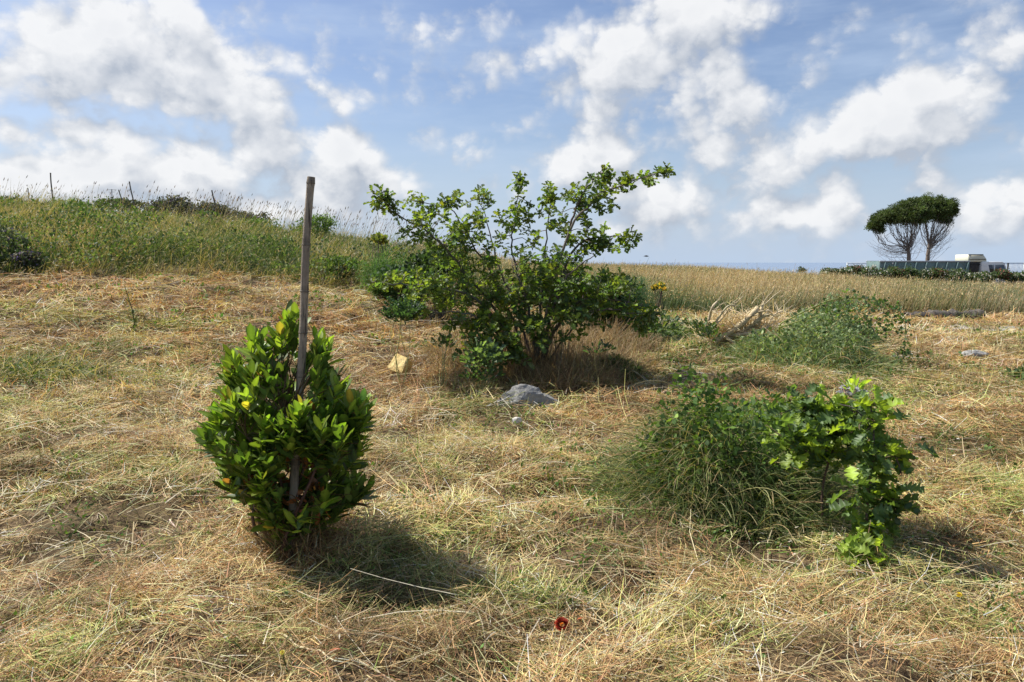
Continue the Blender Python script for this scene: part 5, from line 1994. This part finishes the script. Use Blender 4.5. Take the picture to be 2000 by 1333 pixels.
def build_antenna():
    Y = 60
    t = at(218, 370, Y)
    b = np.array([t[0], t[1], H(t[0], t[1])])
    e = empty('antenna_mast', b, 'faint thin mast with a short crossbar showing over the left ridge', 'antenna')
    g = Geo()
    tube(g, np.linspace(b, t, 6), .035, (.4, .42, .42), sides=6)
    g.build('mast', BARK, e, smooth=True)
    g = Geo()
    for dz, w in ((-.05, .38), (-.22, .25)):
        tube(g, [t + [-w, 0, dz], t + [w, 0, dz]], .02, (.4, .42, .42), sides=5)
    for k in range(5):
        tube(g, [t + [-.3 + .15 * k, -.15, -.05], t + [-.3 + .15 * k, .15, -.05]], .012, (.4, .42, .42), sides=4)
    g.build('crossbar', BARK, e, smooth=True)


build_antenna()


# ------------------------------------------------------------------ far right: oleander hedge, fence, truck, stone pines
OL = [(.045, .08, .03), (.07, .11, .04), (.10, .14, .06)]
WH = [(.62, .60, .52), (.72, .70, .62)]
RD = [(.26, .09, .07), (.20, .07, .055), (.19, .11, .07)]
hedge = [(1618, 530, 20, 9, 'W', 'white-flowered oleander at the left end of the hedge'), (1648, 531, 18, 10, 'W', 'white-flowered oleander, second from the hedge left end'), (1672, 527, 20, 12, 'R', 'red-topped oleander left of the long tipper body'),
         (1700, 530, 20, 13, 'W', 'green oleander with white blooms by the rear of the tipper body'), (1728, 534, 18, 12, 'W', 'white oleander before the rear corner of the tipper body'), (1748, 529, 15, 12, 'R', 'red-brown oleander before the back third of the tipper'),
         (1778, 531, 20, 15, 'G', 'tallest plain green oleander before the tipper body'), (1802, 537, 18, 13, 'W', 'whitest dense oleander before the middle of the tipper'), (1782, 543, 10, 6, 'R', 'small deep red oleander low in the hedge'),
         (1835, 530, 17, 11, 'R', 'widest red oleander before the front half of the tipper'), (1866, 534, 20, 12, 'W', 'cream-flowered oleander before the front end of the tipper'), (1895, 539, 18, 9, 'G', 'low green oleander before the truck chassis'),
         (1925, 538, 20, 10, 'W', 'white-flowered oleander below the truck cab door'), (1955, 533, 13, 10, 'R', 'red-brown oleander hiding the front of the truck cab'), (1980, 537, 18, 9, 'W', 'white-flowered oleander just right of the truck'), (2010, 536, 20, 9, 'G', 'green oleander cut by the right edge of the photo')]
for (px, py, rx, ry, k, lab) in hedge:
    Y = 57 + U(-.8, .8)
    far_shrub('oleander_bush', px, py + 4, Y, rx * 1.1, ry * 1.1, .75, 1500, .15, OL, lab, cat='oleander', flower=WH if k == 'W' else RD if k == 'R' else [(.5, .5, .4)], nf={'W': 240, 'R': 300, 'G': 40}[k], fsize=.11, group='oleanders in the hedge', leaf=SMALL)
far_shrub('far_bush', 1565, 527, 70, 11, 6, .5, 500, .16, [(.07, .10, .09), (.09, .12, .10)], 'lone small bluish bush on the horizon left of the hedge', leaf=SMALL)


def part(name, boxes, mat, parent, bev=.02):
    g = Geo()
    for c, s in boxes:
        box(g, c, s, (1, 1, 1))
    o = g.build(name, mat, parent)
    if bev:
        m = o.modifiers.new('bevel', 'BEVEL')
        m.width = bev
        m.segments = 2
    return o


TEAL = proc_mat('teal_steel', (.13, .20, .19), (.17, .25, .24), scale=1.2, rough=.55, c3=(.12, .13, .11), bump=.05, spec=.4)
WHITE = proc_mat('white_paint', (.72, .72, .69), (.80, .80, .78), scale=2, rough=.4, bump=.0)
CREAM = proc_mat('cream_panel', (.66, .64, .50), (.72, .70, .56), scale=2, rough=.5, bump=.0)
DARKM = proc_mat('dark_metal', (.03, .03, .03), (.06, .055, .05), scale=4, rough=.6, bump=.1)
RUBBER = proc_mat('tyre_rubber', (.02, .02, .02), (.035, .035, .035), scale=8, rough=.9, bump=.1)
GLASSM = proc_mat('dark_glass', (.03, .04, .05), (.05, .06, .07), scale=1, rough=.08, bump=.0, spec=.8)
STEEL = proc_mat('galvanised_steel', (.36, .38, .39), (.46, .48, .49), scale=3, rough=.5, bump=.05, metal=.4)


def build_truck():
    Y = 66.0
    s = Y / F
    X = lambda px: (px - 1000) * s / (math.cos(PITCH) - (666.5 - 520) / F * math.sin(PITCH) * -1)
    X = lambda px: at(px, 520, Y)[0]
    Z = lambda py: at(1800, py, Y)[2]
    x0, x1 = X(1718), X(1893)
    zt = Z(510.5)
    gz = H((x0 + x1) / 2, Y) - .02
    e = empty('tipper_truck', ((x0 + x1) / 2, Y + 1, gz), 'long teal tipper truck with white cab parked behind the oleander hedge', 'truck')
    yb = Y + 1.25
    zb = gz + 1.15
    # tipper body: hollow box with ribs, top rail
    ht = zt - zb
    L = x1 - x0
    xc = (x0 + x1) / 2
    part('tipper_body', [((xc, Y, zb + ht / 2), (L, .06, ht)), ((xc, Y + 2.44, zb + ht / 2), (L, .06, ht)), ((xc, yb, zb + .06), (L, 2.38, .10)),
                         ((x0 + .03, yb, zb + ht / 2), (.06, 2.38, ht - .01)), ((x1 - .03, yb, zb + ht / 2), (.06, 2.38, ht - .01))], TEAL, e)
    part('top_rail', [((xc, Y - .03, zt - .02), (L + .06, .14, .12)), ((xc, Y + 2.47, zt - .02), (L + .06, .14, .12))], STEEL, e)
    g = Geo()
    for k in range(9):
        xx = x0 + .3 + (L - .6) * k / 8
        lean = .16
        v = []
        for (dx, z_) in ((-.06 - lean, zb + .01), (.06 - lean, zb + .01), (.06 + lean, zt - .10), (-.06 + lean, zt - .10)):
            v += [(xx + dx, Y - .13, z_), (xx + dx, Y - .032, z_)]
        g.add(v, [(0, 2, 4, 6), (1, 7, 5, 3), (0, 1, 3, 2), (2, 3, 5, 4), (4, 5, 7, 6), (6, 7, 1, 0)], (1, 1, 1))
    g.build('side_ribs', TEAL, e)
    part('marker_lamp', [((X(1742), Y - .10, Z(515)), (.10, .12, .12))], WHITE, e)
    part('chassis', [((xc + .8, Y + .75, gz + .95), (L + 1.6, .12, .24)), ((xc + .8, Y + 1.75, gz + .95), (L + 1.6, .12, .24))], DARKM, e)
    # wheels
    for k, (wx) in enumerate((x0 + 1.2, x0 + 2.5, x0 + 3.8, X(1940))):
        for yy in (Y + .12, Y + 2.2):
            g = Geo()
            a = np.linspace(0, 2 * math.pi, 29)[:-1]
            prof = [(.30, 0), (.50, 0), (.52, .05), (.52, .25), (.50, .30), (.30, .30)]
            V = np.array([(wx + r * math.cos(t), yy + d, gz + .52 + r * math.sin(t)) for (r, d) in prof for t in a])
            m = 28
            F_ = [(i * m + j, i * m + (j + 1) % m, ((i + 1) % 6) * m + (j + 1) % m, ((i + 1) % 6) * m + j) for i in range(6) for j in range(m)]
            g.add(V, F_, (1, 1, 1))
            wheel = g.build('wheel', RUBBER, e, smooth=True)
            r = Geo()
            tube(r, [(wx, yy + .06, gz + .52), (wx, yy + .10, gz + .52)], .295, (1, 1, 1), sides=20)
            o = r.build('rim', STEEL, None, smooth=False, origin=np.array(e.location))
            o.location = (0, 0, 0)
            o.parent = wheel
    # gap behind the cab: exhaust, air tank frame
    part('equipment_frame', [((X(1906), Y + .5, Z(522)), (.9, .5, .9)), ((X(1908), Y + 1.9, Z(521)), (.8, .6, 1.1)), ((X(1909), Y + 1.2, Z(517)), (1.5, 1.9, .08))], DARKM, e)
    # cab: raked windscreen, facing right
    c0, c1 = X(1918), X(1972)
    ct = Z(511.5)
    cb = gz + .75
    prof = [(c0, cb), (c1 - .02, cb), (c1, cb + .85), (c1 - .42, ct - .10), (c1 - .62, ct), (c0 + .12, ct), (c0, ct - .12)]
    n = len(prof)
    V = np.array([(x, y, z) for y in (Y + .05, Y + 2.4) for (x, z) in prof])
    polys = [[tuple(range(n)), tuple(range(2 * n - 1, n - 1, -1))], [(i, i + n, (i + 1) % n + n, (i + 1) % n) for i in range(n)]]
    o = mesh_obj('cab', V, [polys[1], polys[0]], WHITE, None, e)
    m = o.modifiers.new('bevel', 'BEVEL')
    m.width = .05
    m.segments = 3
    wz0, wz1 = cb + .95, ct - .28
    V = [(X(1936), Y + .035, wz0), (c1 - .14, Y + .035, wz0), (c1 - .50, Y + .035, wz1), (X(1931), Y + .035, wz1)]
    V += [(x, y + .012, z) for x, y, z in V]
    mesh_obj('side_window', V, [[(0, 1, 2, 3), (7, 6, 5, 4), (0, 4, 5, 1), (1, 5, 6, 2), (2, 6, 7, 3), (3, 7, 4, 0)]], GLASSM, None, e)
    V = [(c1 + .01, Y + .25, cb + .93), (c1 + .01, Y + 2.2, cb + .93), (c1 - .375, Y + 2.2, ct - .18), (c1 - .375, Y + .25, ct - .18)]
    V += [(x + .015, y, z + .01) for x, y, z in V]
    mesh_obj('windscreen', V, [[(0, 3, 2, 1), (4, 5, 6, 7), (0, 1, 5, 4), (1, 2, 6, 5), (2, 3, 7, 6), (3, 0, 4, 7)]], GLASSM, None, e)
    for sx in (X(1934), X(1958)):
        part('door_seam', [((sx, Y + .038, (cb + wz0) / 2 + .05), (.03, .02, .95))], DARKM, e, bev=0)
    part('door_handle', [((X(1938), Y + .03, cb + .62), (.2, .04, .05))], DARKM, e, bev=0)
    part('window_pillar', [((X(1943), Y + .03, (wz0 + wz1) / 2), (.07, .03, wz1 - wz0))], WHITE, e, bev=0)
    # raised cream roof box with sloped front
    prof = [(X(1893), Z(512)), (X(1930), Z(512)), (X(1928), Z(505)), (X(1922), Z(497.5)), (X(1893), Z(497.5))]
    n = 5
    V = np.array([(x, y, z) for y in (Y + .2, Y + 2.2) for (x, z) in prof])
    o = mesh_obj('roof_deflector', V, [[(i, i + n, (i + 1) % n + n, (i + 1) % n) for i in range(n)], [tuple(range(n)), tuple(range(2 * n - 1, n - 1, -1))]], CREAM, None, e)
    m = o.modifiers.new('bevel', 'BEVEL')
    m.width = .03
    part('deflector_trim', [((X(1911), Y + .17, Z(507)), (1.55, .04, .05)), ((X(1907), Y + .17, Z(497.6)), (1.3, .05, .06))], DARKM, e, bev=0)
    g = Geo()
    tube(g, [(c1 - .3, Y - .22, ct - .65), (c1 - .3, Y - .22, ct - .1)], .07, (1, 1, 1), sides=8)
    g.build('mirror', DARKM, e)
    part('headlight', [((c1 + .0, Y + .35, cb + .25), (.08, .35, .2))], GLASSM, e)
    part('headlight', [((c1 + .0, Y + 2.1, cb + .25), (.08, .35, .2))], GLASSM, e)
    part('bumper', [((c1 + .03, Y + 1.22, cb - .12), (.2, 2.4, .3))], DARKM, e)


build_truck()


def build_fence():
    Y = 84.0
    x0, x1 = at(1655, 515, Y)[0], at(2080, 515, Y)[0]
    zt = at(1800, 514.5, Y)[2]
    gz = H(x0, Y)
    e = empty('bar_fence', (x0, Y, float(gz)), 'long grey vertical-bar metal fence running behind the truck and pines', 'fence')
    g = Geo()
    xs = np.arange(x0, x1, .14)
    for x in xs:
        z0 = float(H(x, Y))
        box(g, (x, Y, (z0 + zt) / 2), (.04, .03, zt - z0), (1, 1, 1))
    g.build('bars', STEEL, e)
    part('top_rail', [(((x0 + x1) / 2, Y, zt + .02), (x1 - x0, .05, .05))], STEEL, e, bev=0)
    part('bottom_rail', [(((x0 + x1) / 2, Y, gz + .25), (x1 - x0, .05, .05))], STEEL, e, bev=0)
    for x in np.arange(x0, x1, 2.5):
        z0 = float(H(x, Y))
        part('post', [((x, Y + .06, (z0 + zt) / 2 + .03), (.08, .08, zt - z0 + .1))], STEEL, e, bev=0)


build_fence()


def stone_pine(base_px, Y, trunk, crown, label, nbr, seed):
    """trunk: px polyline; crown: list of (px,py,rx,ry,n) clumps"""
    b = at(base_px, 520, Y)
    b[2] = H(b[0], b[1])
    e = empty('stone_pine', b, label, 'pine tree')
    g = Geo()
    w = [b] + [at(px, py, Y) for px, py in trunk]
    pts = spline(w, 18)
    tube(g, pts, np.linspace(.25, .11, 18), (.19, .155, .13), sides=9, cap=False)
    g.build('trunk', BARK, e, smooth=True)
    br = Geo()
    tw = Geo()
    lf = Geo()
    ends = []
    s = Y / F
    wts = np.array([c[4] for c in crown], float)
    for (px, py, rx, ry, n) in crown:
        for k in range(max(2, int(n * nbr))):
            t = at(px + U(-1, 1) * rx * .8, py + U(.1, .9) * ry, Y + U(-1, 1) * min(2.6, rx * s * 1.4))
            i = rng.integers(7, 18)
            pts2 = spline([pts[i], pts[i] * .45 + t * .55 + np.array([(t[0] - pts[i][0]) * .16, 0, -.16 * abs(t[0] - pts[i][0])]), t], 12)
            pts2[1:-1] += rng.normal(0, .05, (10, 3))
            tube(br, pts2, np.linspace(.042, .015, 12), (.23, .20, .18), sides=5, cap=False)
            ends.append(t)
            for q in range(2):
                j = rng.integers(6, 11)
                t3 = pts2[j] + np.array([rng.normal(0, .45), rng.normal(0, .45), U(.3, 1.0)])
                grow(br, pts2[j], t3, .018, .008, (.15, .125, .105), n=6, sides=3)
        # needle tufts, small clumps with lit tops and gaps
        ncl = int(n * 3.2)
        cc = np.array([at(px + rng.normal(0, rx * .45), py + rng.normal(0, ry * .45), Y + rng.normal(0, min(1.6, rx * s * .6))) for _ in range(ncl)])
        m = 95
        for c in cc:
            D = rand_dirs(m, .5)
            P = c + D * U(.05, .40, m)[:, None] * np.array([1.15, 1.15, .7])
            scatter(lf, SMALL[0] * np.array([.55, 1, 1]), SMALL[1], P, frames(D, U(0, 6, m)), U(.14, .27, m), jit((.080, .110, .036), m, .3) * math.exp(rng.normal(0, .22)))
    # bare lower dead twigs fanning out
    lowc = [c for c in crown]
    for k in range(60):
        i = rng.integers(4, 13)
        c = lowc[rng.integers(0, len(lowc))]
        t = at(c[0] + U(-1.1, 1.1) * c[2], c[1] + U(18, 62), Y + U(-1.5, 1.5))
        if t[2] < pts[i][2]:
            t[2] = pts[i][2] + U(0, .7)
        p2 = grow(tw, pts[i], t, .016, .006, (.26, .235, .215), sag=-.10, n=9, sides=3)
        for q in range(3):
            j = rng.integers(3, 8)
            grow(tw, p2[j], p2[j] + np.array([rng.normal(0, .35), rng.normal(0, .35), U(.1, .6)]), .010, .004, (.26, .235, .215), n=5, sides=3)
    br.build('branches', BARK, e, smooth=True)
    tw.build('dead_twigs', BARK, e, smooth=True)
    lf.build('crown', NEEDLE, e)


stone_pine(1774, 80, [(1775, 505), (1774, 490), (1776, 478)],
           [(1712, 436, 14, 13, 12), (1728, 424, 16, 11, 14), (1746, 417, 18, 12, 17), (1765, 411, 20, 14, 20), (1786, 405, 20, 16, 22), (1775, 425, 22, 14, 18), (1750, 430, 18, 8, 9), (1800, 418, 16, 14, 12), (1703, 445, 7, 8, 5), (1716, 450, 10, 6, 4), (1790, 428, 22, 9, 14), (1792, 400, 12, 8, 8)],
           'left stone pine whose umbrella crown leans far to the left', .33, 1)
stone_pine(1810, 82.5, [(1812, 500), (1815, 480), (1812, 466)],
           [(1798, 400, 16, 11, 14), (1818, 396, 20, 11, 20), (1838, 398, 18, 12, 18), (1850, 412, 15, 14, 15), (1830, 416, 22, 14, 20), (1808, 414, 16, 12, 12), (1860, 412, 7, 12, 7), (1849, 430, 9, 8, 5), (1795, 424, 20, 10, 12), (1840, 430, 10, 5, 4), (1862, 400, 5, 8, 3)],
           'right stone pine, thicker trunk and rounder crown, behind the truck', .33, 2)


def build_bird():
    Y = 40.0
    c = at(1262, 501, Y)
    g = Geo()
    # spindle body
    pts = np.array([c + [-.13, 0, .0], c + [-.08, 0, .008], c + [0, 0, .005], c + [.07, 0, .0], c + [.12, 0, .008], c + [.15, 0, .004]])
    tube(g, pts, [.006, .022, .032, .026, .016, .003], (.05, .05, .055), sides=8)
    for s_ in (-1, 1):
        W = [(.06, 0, .01), (-.03, 0, .01), (.05, s_ * .12, .05), (-.03, s_ * .12, .05), (.0, s_ * .26, .03), (-.04, s_ * .26, .03)]
        V = [np.array(p) + c for p in W] + [np.array(p) + c + [0, 0, -.006] for p in W]
        g.add(V, [(0, 1, 3, 2), (2, 3, 5, 4), (6, 8, 9, 7), (8, 10, 11, 9), (0, 2, 8, 6), (2, 4, 10, 8), (1, 7, 9, 3), (3, 9, 11, 5), (4, 5, 11, 10)], (.05, .05, .055))
    V = np.array([(-.12, -.01, 0), (-.12, .01, 0), (-.20, .035, 0), (-.20, -.035, 0), (-.12, -.01, .004), (-.12, .01, .004), (-.20, .035, .004), (-.20, -.035, .004)]) + c
    g.add(V, [(0, 1, 2, 3), (4, 7, 6, 5), (0, 4, 5, 1), (1, 5, 6, 2), (2, 6, 7, 3), (3, 7, 4, 0)], (.05, .05, .055))
    tag(g.build('bird', BARK, smooth=True, origin=c), 'small dark bird flying low over the field right of the oak', 'bird')


build_bird()
